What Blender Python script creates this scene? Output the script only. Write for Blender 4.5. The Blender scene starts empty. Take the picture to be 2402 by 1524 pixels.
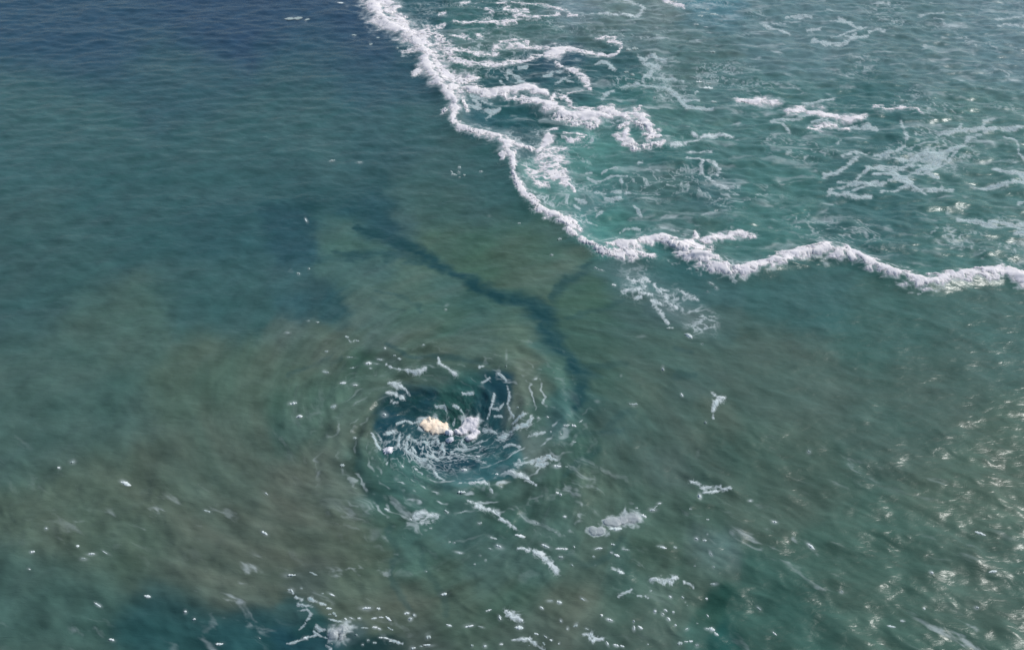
import bpy, math, random, time
import numpy as np
T0 = time.time()
random.seed(7)
C = bpy.context.scene.collection
S = bpy.context.scene

# ------------------------------------------------------------------ camera, sky, sun, exposure
CAM_H, PITCH, VFOV = 40.0, math.radians(37.0), math.radians(40.0)
cd = bpy.data.cameras.new('camera'); cam = bpy.data.objects.new('camera', cd); C.objects.link(cam)
cam.location = (0, 0, CAM_H); cam.rotation_euler = (math.radians(90) - PITCH, 0, 0)
cd.sensor_fit = 'VERTICAL'; cd.angle = VFOV; cd.clip_start = 0.5; cd.clip_end = 20000
S.camera = cam
SUN_EL, SUN_AZ = math.radians(46), math.radians(60)      # azimuth clockwise from +Y (straight ahead)
w = bpy.data.worlds.new('World'); S.world = w; w.use_nodes = True
nt = w.node_tree; bg = nt.nodes['Background']
sky = nt.nodes.new('ShaderNodeTexSky'); sky.sky_type = 'NISHITA'; sky.sun_disc = False
sky.sun_elevation = SUN_EL; sky.sun_rotation = SUN_AZ; sky.air_density = 1.0; sky.dust_density = 1.0; sky.ozone_density = 1.0
nt.links.new(sky.outputs[0], bg.inputs[0]); bg.inputs[1].default_value = 0.105
ld = bpy.data.lights.new('sun', 'SUN'); ld.energy = 3.0; ld.angle = math.radians(1.5); ld.color = (1.0, 0.97, 0.93)
sun = bpy.data.objects.new('sun', ld); C.objects.link(sun)
sd = (math.sin(SUN_AZ) * math.cos(SUN_EL), math.cos(SUN_AZ) * math.cos(SUN_EL), math.sin(SUN_EL))
import mathutils
sun.rotation_euler = mathutils.Vector(sd).to_track_quat('Z', 'Y').to_euler()
S.view_settings.view_transform = 'Standard'; S.view_settings.look = 'None'
S.view_settings.exposure = 0.0; S.view_settings.gamma = 1.0; S.view_settings.use_curve_mapping = False

# ------------------------------------------------------------------ plan of the sea: survey coordinates <-> metres on the water
KT = math.tan(VFOV / 2) / 762.0
CP, SP = math.cos(PITCH), math.sin(PITCH)
def plan(px, py):
    """survey grid reading -> metres on the sea plane (z = 0)"""
    a = (px - 1201.0) * KT; b = (762.0 - py) * KT
    t = CAM_H / (SP - b * CP)
    return a * t, t * (CP + b * SP), t

# ------------------------------------------------------------------ noise
rs = np.random.RandomState(11)
PERM = rs.permutation(512).astype(np.int32); PERM = np.concatenate([PERM, PERM])
GA = rs.rand(512).astype(np.float32) * 2 * np.pi
GX, GY = np.cos(GA), np.sin(GA)
def perlin(x, y, seed=0):
    x = np.asarray(x, np.float32) + seed * 37.17; y = np.asarray(y, np.float32) - seed * 91.7
    xi = np.floor(x); yi = np.floor(y); xf = x - xi; yf = y - yi
    xi = xi.astype(np.int32) & 511; yi = yi.astype(np.int32) & 511
    x1 = (xi + 1) & 511; y1 = (yi + 1) & 511
    u = xf * xf * xf * (xf * (xf * 6 - 15) + 10); v = yf * yf * yf * (yf * (yf * 6 - 15) + 10)
    def g(ix, iy, dx, dy):
        h = PERM[PERM[ix] + iy]
        return GX[h] * dx + GY[h] * dy
    n0 = g(xi, yi, xf, yf); n0 = n0 + u * (g(x1, yi, xf - 1, yf) - n0)
    n1 = g(xi, y1, xf, yf - 1); n1 = n1 + u * (g(x1, y1, xf - 1, yf - 1) - n1)
    return (n0 + v * (n1 - n0)) * 1.5
def fbm(x, y, o=3, seed=0, gain=0.5):
    r = 0; a = 1.0
    for k in range(o):
        r = r + a * perlin(x * 2.03 ** k, y * 2.03 ** k, seed + k * 3); a *= gain
    return r
def sstep(a, b, x):
    t = np.clip((x - a) / (b - a), 0, 1); return t * t * (3 - 2 * t)

VC = plan(1035, 1000)[:2]                                  # centre of the whirlpool
VR = 4.6
def swirl(X, Y, k=1.0, reach=6.0):
    dx, dy = X - VC[0], Y - VC[1]; r = np.sqrt(dx * dx + dy * dy) + 1e-3
    a = -k * np.log1p(r / 1.5) * np.exp(-(r / (reach * 1.9)) ** 2)
    ca, sa = np.cos(a), np.sin(a)
    return VC[0] + dx * ca - dy * sa, VC[1] + dx * sa + dy * ca, r

# ------------------------------------------------------------------ traced foam: strokes are lists of (x, y, half width); q = how closed the foam is
FRONT = [(862,-60,26),(872,0,24),(884,38,23),(926,64,19),(958,84,18),(984,104,16),(998,128,13),(1000,158,17),(1022,186,16),(1040,212,9),(1074,246,17),(1066,270,14),
         (1062,284,6.5),(1076,302,7.5),(1106,314,6.5),(1147,321,8),(1170,326,8),(1186,342,22),(1200,372,8),(1204,392,8),(1204,410,4.5),(1212,432,7),(1224,452,6),(1244,474,5.5),
         (1262,492,6),(1282,504,9),(1310,513,10),(1332,530,13),(1340,548,10),(1356,563,5),(1380,580,6),(1402,596,4.5),(1430,604,6.5),(1466,603,11),(1500,606,8),(1532,604,5)]
FRONT2 = [(1424,585,5),(1450,580,7),(1480,584,12),(1490,578,8),(1515,568,8),(1545,562,10),(1575,572,13),(1602,590,18),(1625,602,21),(1655,615,15),(1680,628,12),(1720,640,13),
          (1780,632,11),(1850,606,12),(1930,588,15),(2010,602,11),(2080,640,13),(2170,668,15),(2260,650,10),(2350,640,14),(2460,676,16),(2600,690,14)]
SEC = [(1060,206,10),(1090,210,10),(1125,220,8),(1150,222,10),(1180,216,9),(1212,212,12),(1250,212,13),(1278,220,9)]
SEC2 = [(1225,232,5),(1256,241,9),(1275,250,12),(1300,258,14),(1325,268,17),(1360,270,15),(1395,278,16),(1430,272,16),(1460,278,11),(1488,268,13),(1508,284,12),(1522,302,9),(1528,322,9),(1520,334,7)]
OBJ = [
 ('foam_mound','bright cream coloured foam mound in the middle of the whirlpool','foam mound',.7,[(1.25,[(1003,980,13),(1020,975,13),(1034,980,12)]),(1.1,[(1018,984,12),(1036,988,9)]),(1.0,[(1008,964,5),(1012,970,7)])]),
 ('foam_mound','white dome of foam just right of the cream mound in the whirlpool','foam mound',.85,[(1.2,[(1088,990,12),(1102,982,14),(1112,986,12)]),(1.0,[(1082,996,7),(1070,992,6)]),(.85,[(1120,996,8),(1112,1006,8),(1100,1012,6)])]),
 ('water_hump','large pale grey hump of aerated water at lower right','water hump',.4,[(1.15,[(1430,1223,11),(1458,1220,12),(1486,1215,14)])]),
 ('water_hump','small round grey hump of water left of the large pale one','water hump',.4,[(1.1,[(1398,1243,12),(1408,1243,12)])]),
 ('water_hump','mottled grey frothy hump on the crest in the lower left corner','water hump',.8,[(.95,[(790,1490,15),(804,1478,15),(806,1492,14)])]),
 ('foam_line','long thick white foam front running diagonally between dark calm water and turquoise surf','foam line',0.50,[
   (.95,FRONT),(.74,[(895,-40,34),(905,10,30),(918,42,28),(952,62,24),(985,84,24),(1010,112,22),(1022,145,22),(1046,178,24),(1072,205,22),(1082,232,18)]),(.62,[(1000,70,16),(1035,100,18),(1060,130,16)]),(.6,[(1085,190,14),(1120,205,12)]),(.95,[(900,5,20),(925,20,14)]),(.9,[(915,50,16),(948,42,5)]),(.95,[(985,165,12),(972,171,5)]),(.9,[(960,78,18),(1000,72,8)]),(.75,[(985,85,16),(1030,110,12)]),(.72,[(945,125,5),(975,116,10),(1010,112,12)]),
   (.7,[(1000,130,20),(1045,140,14)]),(.8,[(1040,165,12),(1080,182,12),(1118,182,8)]),(.7,[(1055,188,8),(1112,192,6)]),(.55,[(1060,210,12),(1100,215,10)]),(.9,[(1038,264,4),(1060,256,8)]),
   (.6,[(1095,262,5),(1090,240,8)]),(.8,[(1190,330,14),(1225,345,8),(1245,352,6)]),(.7,[(1205,360,16),(1215,350,10)]),(.95,[(1180,362,8),(1178,374,4)]),(.65,[(1208,420,12),(1225,440,10)]),(.6,[(1228,455,8),(1250,470,9),(1262,478,5)]),
   (.8,[(1340,520,12),(1352,535,6),(1360,545,4)])]),
 ('foam_line','scalloped white foam front curling past the right end of the long diagonal front','foam line',0.55,[
   (1.0,FRONT2),(.9,[(1625,570,12),(1632,553,7),(1630,545,3)]),(.9,[(1610,575,12),(1640,580,14)]),(.9,[(1645,565,5),(1665,562,9),(1690,556,12),(1730,548,9),(1770,556,5)]),(.6,[(1650,600,14),(1668,585,10)]),(.7,[(1440,586,5),(1475,592,10),(1500,590,8)]),
   (.7,[(1660,630,8),(1684,636,10)])]),
 ('foam_ridge','broad lumpy white foam ridge ending in a hook on turquoise water','foam ridge',0.42,[
   (.97,SEC),(.97,SEC2),(.7,[(1170,224,9),(1215,236,7),(1250,245,6)]),(.6,[(1290,240,8),(1310,222,8),(1325,228,6),(1335,244,8)]),(.7,[(1340,250,8),(1375,256,9)]),(.7,[(1380,258,6),(1440,256,8)]),(.65,[(1300,275,8),(1350,290,8),(1400,294,6)]),
   (.8,[(1500,262,7),(1502,254,3)]),(.85,[(1470,304,9),(1462,325,14),(1478,335,12)]),(.75,[(1450,300,4),(1480,292,5),(1500,296,5),(1510,312,4)]),(.75,[(1440,318,5),(1465,338,7),(1490,346,6),(1520,346,6),(1545,342,5),(1562,336,3)]),
   (.7,[(1508,322,6),(1530,318,8),(1545,316,5)]),(.6,[(1525,330,8),(1545,325,5)])]),
 ('foam_streak','ragged twin white foam streak with a bright knot in the upper surf','foam streak',0.22,[
   (.72,[(1058,116,6),(1095,118,7),(1120,124,6),(1160,122,7)]),(.8,[(1160,112,8),(1185,108,11),(1215,104,8),(1235,110,6),(1262,108,6),(1284,112,5)]),(.62,[(1175,98,6),(1210,94,4),(1240,100,4)]),(.75,[(1056,140,5),(1090,148,7),(1130,148,6),(1170,150,8),(1205,142,6),(1240,136,4),(1272,128,5)]),
   (1.0,[(1285,128,10),(1302,120,15),(1318,114,9)]),(.8,[(1325,110,8),(1345,115,8),(1366,120,7)]),(.85,[(1362,122,4),(1400,124,3),(1430,127,2.5),(1447,123,2.5),(1457,112,3),(1456,100,3.5),(1430,98,4.5)]),(.8,[(1440,90,4),(1420,88,3),(1398,90,2.5)]),
   (.85,[(1306,148,3.5),(1322,160,3.5),(1345,167,4),(1364,176,6),(1376,188,7),(1379,200,6),(1385,209,3)]),(.6,[(1372,206,3),(1352,214,2),(1330,218,2)])]),
 ('foam_patch','rounded lacy foam patch spreading behind the bright knot of the long front','foam patch',0.16,[
   (.95,[(1284,310,12),(1288,322,14)]),(.75,[(1262,352,10),(1280,335,14)]),(.68,[(1268,372,20),(1300,350,20)]),(.66,[(1272,392,20),(1310,378,22)]),(.62,[(1285,410,18),(1318,405,20),(1325,425,12)]),(.55,[(1240,400,14),(1260,415,14)]),
   (.5,[(1262,425,12),(1285,430,10)]),(.8,[(1312,428,3),(1330,426,3),(1342,436,3),(1350,448,2.5)]),(.6,[(1295,345,10),(1325,348,8)]),(.7,[(1282,308,4),(1290,302,4),(1306,300,3)]),(.8,[(1318,319,2.5),(1335,327,3),(1350,326,3),(1368,320,2.5)]),(.5,[(1322,311,3),(1350,312,3),(1375,314,3)])]),
 ('foam_curl','winding thin foam curl with feathery head on the right of the upper surf','foam curl',0.14,[
   (.68,[(1500,132,4),(1512,142,6),(1525,128,4),(1540,134,6),(1562,142,5)]),(.66,[(1515,150,8),(1545,152,8)]),(.85,[(1532,150,5),(1530,166,6),(1522,178,7)]),(.7,[(1512,178,4),(1509,190,3)]),(.7,[(1535,182,6),(1548,184,3),(1580,183,2.5),(1602,190,3)]),
   (.8,[(1456,204,2.5),(1475,197,3),(1500,195,3),(1516,203,3),(1545,204,3),(1562,203,3)]),(.85,[(1570,210,6),(1580,218,8),(1592,228,6),(1600,240,5),(1612,251,4),(1640,255,3),(1672,257,2.5)]),(.65,[(1600,226,4),(1628,222,3),(1638,212,2)]),(.6,[(1440,212,3),(1420,220,5),(1412,232,4)]),
   (.6,[(1600,235,4),(1640,236,3)])]),
 ('foam_lace','lacework of white foam veins swirling round the dark eye of the whirlpool','foam lace',0.07,[
   (.8,[(873,1012,4),(878,1030,3.5),(890,1047,4)]),(.62,[(885,1010,4),(891,1022,4)]),(.62,[(898,1010,5),(915,1004,6),(930,998,4)]),
   (.72,[(937,1000,3),(934,1018,3),(930,1032,3)]),(.72,[(956,1008,4),(953,1025,3.5),(947,1038,3.5),(958,1048,4)]),(.8,[(958,1000,3.5),(958,1008,3)]),(.72,[(930,983,2.5),(948,972,3),(962,974,2.5),(975,972,2.5),(990,964,2.5)]),
   (.7,[(970,1012,4),(983,1022,6),(990,1016,5),(1005,1012,4)]),(.66,[(1000,1022,4),(1012,1014,5),(1024,1008,4),(1026,1020,4)]),(.75,[(1036,1018,3),(1034,1030,4),(1042,1040,4),(1038,1050,5),(1024,1058,5),(1000,1052,2.5)]),(.7,[(1018,1056,5),(1026,1064,5)]),
   (.78,[(1058,1042,3.5),(1070,1036,4),(1092,1038,4),(1116,1040,4)]),(.65,[(1068,1048,4),(1078,1058,4),(1098,1058,4),(1118,1062,4)]),(.8,[(1086,1014,5),(1080,1022,4),(1090,1030,5)]),(.75,[(1095,1008,7),(1110,1016,6)]),
   (.7,[(965,1048,5),(980,1060,8),(995,1068,8)]),(.68,[(985,1070,8),(1000,1080,8),(1012,1090,6),(1020,1102,6),(1024,1114,4),(1042,1125,2)]),(.7,[(1160,926,3),(1156,945,4),(1148,962,3),(1142,974,3)]),(.6,[(1155,955,4),(1172,958,3),(1180,946,3)]),
   (.62,[(1160,970,3.5),(1178,974,3)]),(.62,[(1190,912,3),(1196,930,3),(1190,948,3),(1196,964,3),(1204,978,3)]),(.66,[(1132,900,4),(1148,890,5)]),(.66,[(1168,876,4),(1180,886,4),(1186,898,3)]),(.6,[(1124,864,4),(1134,858,4)]),
   (.6,[(1060,938,4),(1072,944,4)]),(.55,[(1020,940,4),(1040,938,4),(1046,952,4),(1044,966,3)]),(.6,[(1080,950,3),(1090,956,3)]),(.6,[(1060,974,4),(1066,966,3)]),(.6,[(1085,918,3),(1108,920,3)]),
   (.58,[(1008,1035,3),(1028,1042,4)]),(.6,[(965,1030,4),(972,1042,4)]),(.55,[(912,1075,3),(905,1085,3)]),(.6,[(975,1090,3),(988,1104,3)]),(.5,[(1115,1075,3),(1140,1085,2)])]),
 ('foam_wisp','pale foam wisp fanning out from the right rim of the whirlpool','foam wisp',0.10,[
   (.7,[(1140,995,8),(1152,1000,9),(1162,1006,5)]),(.62,[(1170,1022,8),(1186,1018,11),(1196,1018,6)]),(.75,[(1198,1012,6),(1215,1005,8),(1236,1000,6)]),(.65,[(1205,990,6),(1220,980,8),(1232,976,5)]),(.5,[(1240,995,7),(1250,985,5)]),(.55,[(1244,1026,6),(1262,1020,7),(1276,1014,4)]),
   (.6,[(1186,1048,3),(1202,1045,3.5),(1218,1050,3)])]),
 ('foam_patch','feathery white foam patch below the scalloped front on grey green water','foam patch',0.10,[
   (.66,[(1474,653,5),(1490,660,6),(1515,656,5),(1524,660,3)]),(.75,[(1506,662,4),(1512,674,3)]),(.8,[(1537,668,4),(1543,680,4),(1552,684,3)]),(.6,[(1552,678,3),(1568,682,3)]),(.7,[(1462,686,4),(1482,682,5),(1502,680,3)]),(.65,[(1500,688,3),(1530,690,3)]),
   (.75,[(1490,698,4),(1505,698,3)]),(.7,[(1530,704,5),(1545,710,4),(1562,712,3)]),(.6,[(1562,692,5),(1564,704,4),(1572,712,3),(1588,720,3)]),(.6,[(1534,714,5),(1546,728,5),(1556,742,4),(1568,755,3)]),(.55,[(1590,678,3),(1606,688,4),(1628,698,5),(1638,703,3)])]),
 ('foam_streak','thin forked foam thread crossing the right edge above the scalloped front','foam streak',0.10,[
   (.8,[(1576,341,3.5),(1598,340,5),(1612,334,3),(1638,330,2.5),(1650,322,2.5),(1685,317,3),(1720,322,2.5)]),(.7,[(1624,313,2),(1638,325,2)]),(.55,[(1612,358,3),(1640,358,3),(1668,358,3)]),(.55,[(1612,372,3),(1640,374,2),(1650,382,3),(1642,394,5),(1655,412,4),(1668,424,3),(1685,432,3),(1710,440,3)]),
   (.55,[(1660,382,3),(1675,385,4),(1690,396,6),(1684,410,4)])]),
 ('foam_streak','short white foam streak at the very top of the surf near the right','foam streak',0.15,[
   (.9,[(1545,-8,3),(1560,0,4),(1578,6,5),(1592,10,4),(1606,19,2.5)])]),
 ('foam_streak','faint looping foam thread on the grey shoal at the top','foam streak',0.08,[
   (.65,[(1385,32,2),(1415,31,2.5),(1450,33,2),(1495,35,2.5)]),(.75,[(1498,34,3),(1504,26,3),(1511,20,3),(1502,12,2.5)]),(.55,[(1496,8,2),(1475,2,2.5),(1450,-4,2.5)])]),
 ('foam_patch','scattered lacy foam field at the top beside the thick start of the long front','foam patch',0.14,[
   (.55,[(1170,8,6),(1200,4,6),(1240,10,6)]),(.62,[(1184,24,6),(1206,26,6),(1238,24,4)]),(.6,[(1240,12,4),(1270,8,4),(1300,18,3),(1330,26,3),(1340,36,2.5)]),(.7,[(1172,56,6),(1190,50,7),(1212,48,5)]),(.62,[(1210,38,6),(1250,42,4),(1285,38,3),(1312,33,3)]),
   (.65,[(1065,50,3),(1100,52,3),(1125,52,4),(1150,48,6),(1172,56,4)]),(.6,[(1028,34,3),(1045,30,3)]),(.6,[(1025,60,5),(1042,58,4)]),(.55,[(1055,82,3),(1085,84,4),(1105,88,3)]),(.55,[(1120,82,4),(1138,88,3)]),(.55,[(1080,10,3),(1100,5,3)]),(.6,[(1140,22,4),(1155,30,4)]),(.8,[(1332,36,2.5),(1352,38,2.5)])]),
 ('foam_curl','knotted foam curls hanging below the left root of the foam ridge','foam curl',0.12,[
   (.62,[(1105,226,4),(1122,232,7),(1142,226,5)]),(.55,[(1110,240,7),(1128,248,5)]),(.75,[(1100,248,3),(1125,256,4),(1150,264,3.5),(1166,262,3),(1174,256,2.5)]),(.5,[(1140,278,3),(1150,270,4)]),(.55,[(1132,238,7),(1150,245,5)])]),
 ('foam_curl','small spidery foam curls between the foam ridge and the twin streak','foam curl',0.08,[
   (.62,[(1196,170,6),(1208,175,7),(1218,186,5),(1232,192,5)]),(.6,[(1218,160,5),(1236,156,4)]),(.6,[(1188,180,2.5),(1193,190,3)]),(.6,[(1175,190,4),(1182,200,3)]),(.75,[(1210,198,4),(1225,192,5),(1242,198,4)]),
   (.65,[(1284,172,3),(1305,169,2.5),(1332,171,2.5)]),(.6,[(1302,194,2),(1322,186,3),(1335,176,2.5)]),(.6,[(1322,184,3),(1345,192,2.5)]),(.7,[(1274,182,2),(1296,177,3)])]),
 ('foam_curl','little arched foam curl alone on dark teal water right of the twin streak','foam curl',0.08,[
   (.85,[(1400,150,2.5),(1412,145,3.5),(1424,147,3.5),(1433,154,3.5)]),(.55,[(1432,158,6),(1442,162,4)])]),
 ('foam_wisp','scattered pale foam wisps on the smooth turquoise pool right of the lacy patch','foam wisp',0.06,[
   (.62,[(1380,416,2.5),(1400,424,3),(1420,420,3),(1436,412,2.5),(1470,416,2)]),(.66,[(1430,395,3),(1446,393,3)]),(.6,[(1414,406,3),(1424,400,3)]),(.6,[(1376,404,3),(1388,402,2.5)]),(.6,[(1458,422,4),(1460,430,3)]),(.62,[(1395,450,3),(1408,449,3),(1420,452,3)]),
   (.6,[(1435,449,3),(1454,450,4)]),(.72,[(1350,466,3),(1360,469,4),(1374,470,2.5)]),(.68,[(1424,464,4),(1440,466,5),(1456,463,4)]),(.6,[(1348,480,3),(1360,486,3)]),(.6,[(1332,462,5),(1330,474,4)]),(.55,[(1290,478,5),(1302,482,4)]),
   (.66,[(1362,506,3),(1374,504,2.5)]),(.65,[(1374,510,3),(1378,520,3),(1400,526,2)]),(.55,[(1402,505,4),(1412,496,3)]),(.66,[(1486,484,2.5),(1494,494,4),(1504,508,3.5)]),(.55,[(1454,545,3),(1465,538,3),(1490,538,3),(1502,540,2)]),(.7,[(1470,452,3),(1477,452,3)]),(.6,[(1498,382,3),(1508,382,3)]),
   (.55,[(1390,326,4),(1384,332,3)])]),
 ('foam_curl','pale folded foam curl riding a wave crest in the lower left corner','foam curl',0.06,[
   (.55,[(698,1433,2),(722,1434,3),(731,1444,5),(722,1456,3)]),(.5,[(716,1462,2),(700,1475,2)])]),
 ('foam_streak','white broken streak hugging the right edge level with the whirlpool','foam streak',0.08,[
   (.9,[(1690,936,5),(1680,945,5),(1675,955,5),(1672,965,4)]),(.5,[(1674,970,2.5),(1674,982,2.5)]),(.6,[(1670,922,2.5),(1685,930,3),(1700,932,3)])]),
 ('foam_streak','pale bent foam streak at the right edge above the big grey water lump','foam streak',0.06,[
   (.6,[(1624,1124,3),(1636,1130,4),(1650,1140,4),(1668,1138,4),(1690,1138,3)]),(.7,[(1652,1152,2.5),(1665,1150,2.5),(1690,1144,2.5),(1715,1142,2.5)])]),
 ('foam_wisp','whitish foam wisp lying on brown water just below and right of the whirlpool','foam wisp',0.07,[
   (.6,[(1210,1093,5),(1222,1092,5)]),(.55,[(1216,1080,2),(1222,1090,3),(1238,1084,4)]),(.62,[(1245,1083,4),(1268,1078,6),(1285,1072,8),(1300,1078,4),(1308,1082,2.5)]),(.5,[(1260,1090,6),(1285,1088,5)])]),
 ('foam_streak','slim arched foam streak right below the whirlpool rim','foam streak',0.06,[
   (.55,[(1186,1110,3),(1205,1112,5),(1220,1115,4)]),(.85,[(1220,1114,3.5),(1230,1118,4),(1238,1124,3)]),(.45,[(1238,1128,3),(1256,1138,2.5)])]),
 ('foam_streak','grey foam crest below the whirlpool, bent down at its right end','foam streak',0.06,[
   (.5,[(1080,1134,2),(1110,1134,4),(1135,1134,5),(1146,1142,3),(1154,1156,3)])]),
 ('foam_streak','bright diagonal foam streak below the whirlpool, left one of the long pair','foam streak',0.09,[
   (.6,[(1098,1177,2),(1115,1182,3),(1130,1188,5)]),(.72,[(1120,1190,4),(1145,1194,5),(1156,1200,4),(1170,1208,4)]),(.7,[(1172,1218,3),(1186,1226,4),(1200,1234,4),(1213,1240,3)])]),
 ('foam_streak','long bright diagonal foam streak in the middle of the lower choppy water','foam streak',0.10,[
   (.6,[(1216,1287,2.5),(1230,1288,3),(1242,1292,5)]),(.9,[(1254,1294,4),(1268,1300,5),(1276,1308,5)]),(.75,[(1276,1308,6),(1288,1318,7),(1300,1328,6),(1305,1338,4)])]),
 ('foam_patch','blurred white foam patch on the slope south of the whirlpool','foam patch',0.09,[
   (.8,[(974,1211,6),(992,1210,9),(1010,1210,7)]),(.55,[(965,1218,4),(990,1222,8),(1020,1214,8)]),(.5,[(990,1228,4),(1005,1226,4)])]),
 ('foam_streak','smooth pale curved crest line above and left of the whirlpool','foam streak',0.05,[
   (.72,[(907,854,2.5),(918,862,3),(932,868,3),(950,872,3),(970,876,3.5),(985,874,3),(997,868,2.5)])]),
 ('foam_streak','bright frayed foam streak at the upper left rim of the whirlpool','foam streak',0.08,[
   (.85,[(914,896,3.5),(925,900,5),(940,906,5),(948,910,3)]),(.6,[(948,910,2.5),(960,917,2)]),(.6,[(906,917,3),(920,920,5),(934,924,4)]),(.75,[(930,924,4),(944,926,3)]),(.5,[(918,936,4),(930,938,3)])]),
 ('foam_streak','crooked pale foam streak on the top rim of the whirlpool','foam streak',0.05,[
   (.6,[(1029,842,2),(1031,856,3),(1040,862,3),(1052,868,3),(1066,878,4)])]),
 ('foam_streak','bright ragged foam streak in the lower left of the bottom middle','foam streak',0.08,[
   (.9,[(1187,1430,3.5),(1196,1436,6),(1206,1440,7),(1216,1446,6),(1226,1453,3)])]),
 ('foam_streak','tapering pale foam streak at the bottom edge centre with a dotted tail','foam streak',0.08,[
   (.8,[(1202,1500,2),(1222,1499,3.5),(1240,1500,5),(1250,1506,4),(1262,1514,3),(1275,1524,2.5)])]),
 ('foam_streak','double bright foam streak at the bottom right of centre','foam streak',0.08,[
   (.85,[(1370,1486,3),(1386,1488,4.5),(1396,1495,5),(1415,1500,4)]),(.8,[(1382,1496,3),(1394,1503,3.5)])]),
 ('foam_patch','mottled grey foam patch on a crest near the lower right edge','foam patch',0.07,[
   (.68,[(1530,1359,4),(1543,1356,7),(1558,1364,6)]),(.5,[(1565,1358,8),(1580,1368,8)]),(.7,[(1578,1355,4),(1592,1355,3)]),(.55,[(1605,1364,3),(1618,1368,3),(1625,1375,3)])]),
 ('foam_lace','faint broken foam lace between the grey patch and the long lower streak','foam lace',0.05,[
   (.55,[(1452,1398,4),(1462,1390,4),(1476,1386,5),(1482,1380,3)]),(.55,[(1436,1332,6),(1452,1338,5),(1462,1346,4)]),(.5,[(1495,1396,3),(1512,1398,5),(1520,1404,4)])]),
 ('foam_lace','frothy foam lace trailing down the crest in the bottom left corner','foam lace',0.07,[
   (.6,[(678,1384,6),(688,1390,5)]),(.45,[(692,1400,6),(705,1408,7)]),(.68,[(724,1405,5),(735,1412,6),(750,1418,6),(762,1420,4)]),(.45,[(700,1420,6),(740,1428,6)]),(.6,[(742,1470,4),(750,1478,5),(765,1478,3)]),(.55,[(735,1480,3),(750,1490,3),(770,1496,2)]),
   (.66,[(672,1508,2),(684,1506,3),(700,1500,2.5),(712,1496,4),(722,1492,3),(740,1488,2.5)]),(.55,[(765,1512,4),(776,1518,5),(772,1526,4)]),(.5,[(770,1454,4),(790,1458,4),(800,1457,3)]),(.6,[(905,1494,3),(918,1500,3),(945,1506,2.5)])]),
]
for k, o in enumerate(OBJ):
    if o[0] in ('foam_lace', 'foam_wisp', 'foam_curl'):
        OBJ[k] = o[:4] + ([(q, [(x, y, w_ * (.62 if o[0] == 'foam_lace' else .78)) for x, y, w_ in pts]) for q, pts in o[4]],)
# foam on the sea beyond the photographed strip, carried on in the same manner
def wander(x, y, ang, n, step, w0, bend):
    pts = []
    for i in range(n):
        pts.append((x, y, max(1.8, w0 * random.uniform(.6, 1.25)))); x += step * math.cos(ang); y += step * math.sin(ang) * .55; ang += random.uniform(-bend, bend)
    return pts
for i in range(10):
    x0, y0 = random.uniform(1730, 2380), random.uniform(20, 520)
    sc = .35 + y0 / 420
    st = []
    for j in range(random.randint(4, 8)):
        st.append((random.uniform(.5, .68), wander(x0 + random.uniform(-110, 110), y0 + random.uniform(-34, 34) * sc, random.uniform(-.6, .6), random.randint(3, 7), 20 * sc + 6, random.uniform(2, 5) * (.5 + .5 * sc), .7)))
    OBJ.append(('foam_wisp', ['loose foam wisps drifting in the surf far to the right of the whirlpool, upper group'], 'foam wisp', 0.10, st))
st = [(.85, wander(1730, 236, .1, 5, 26, 9, .4)), (.85, wander(1850, 262, .05, 7, 30, 12, .5)), (.7, wander(1900, 300, -.2, 5, 24, 8, .6)), (.6, wander(2050, 250, .3, 6, 24, 6, .8))]
OBJ.append(('foam_ridge', 'second lumpy foam ridge in the surf well to the right of the hooked one', 'foam ridge', 0.35, st))

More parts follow.
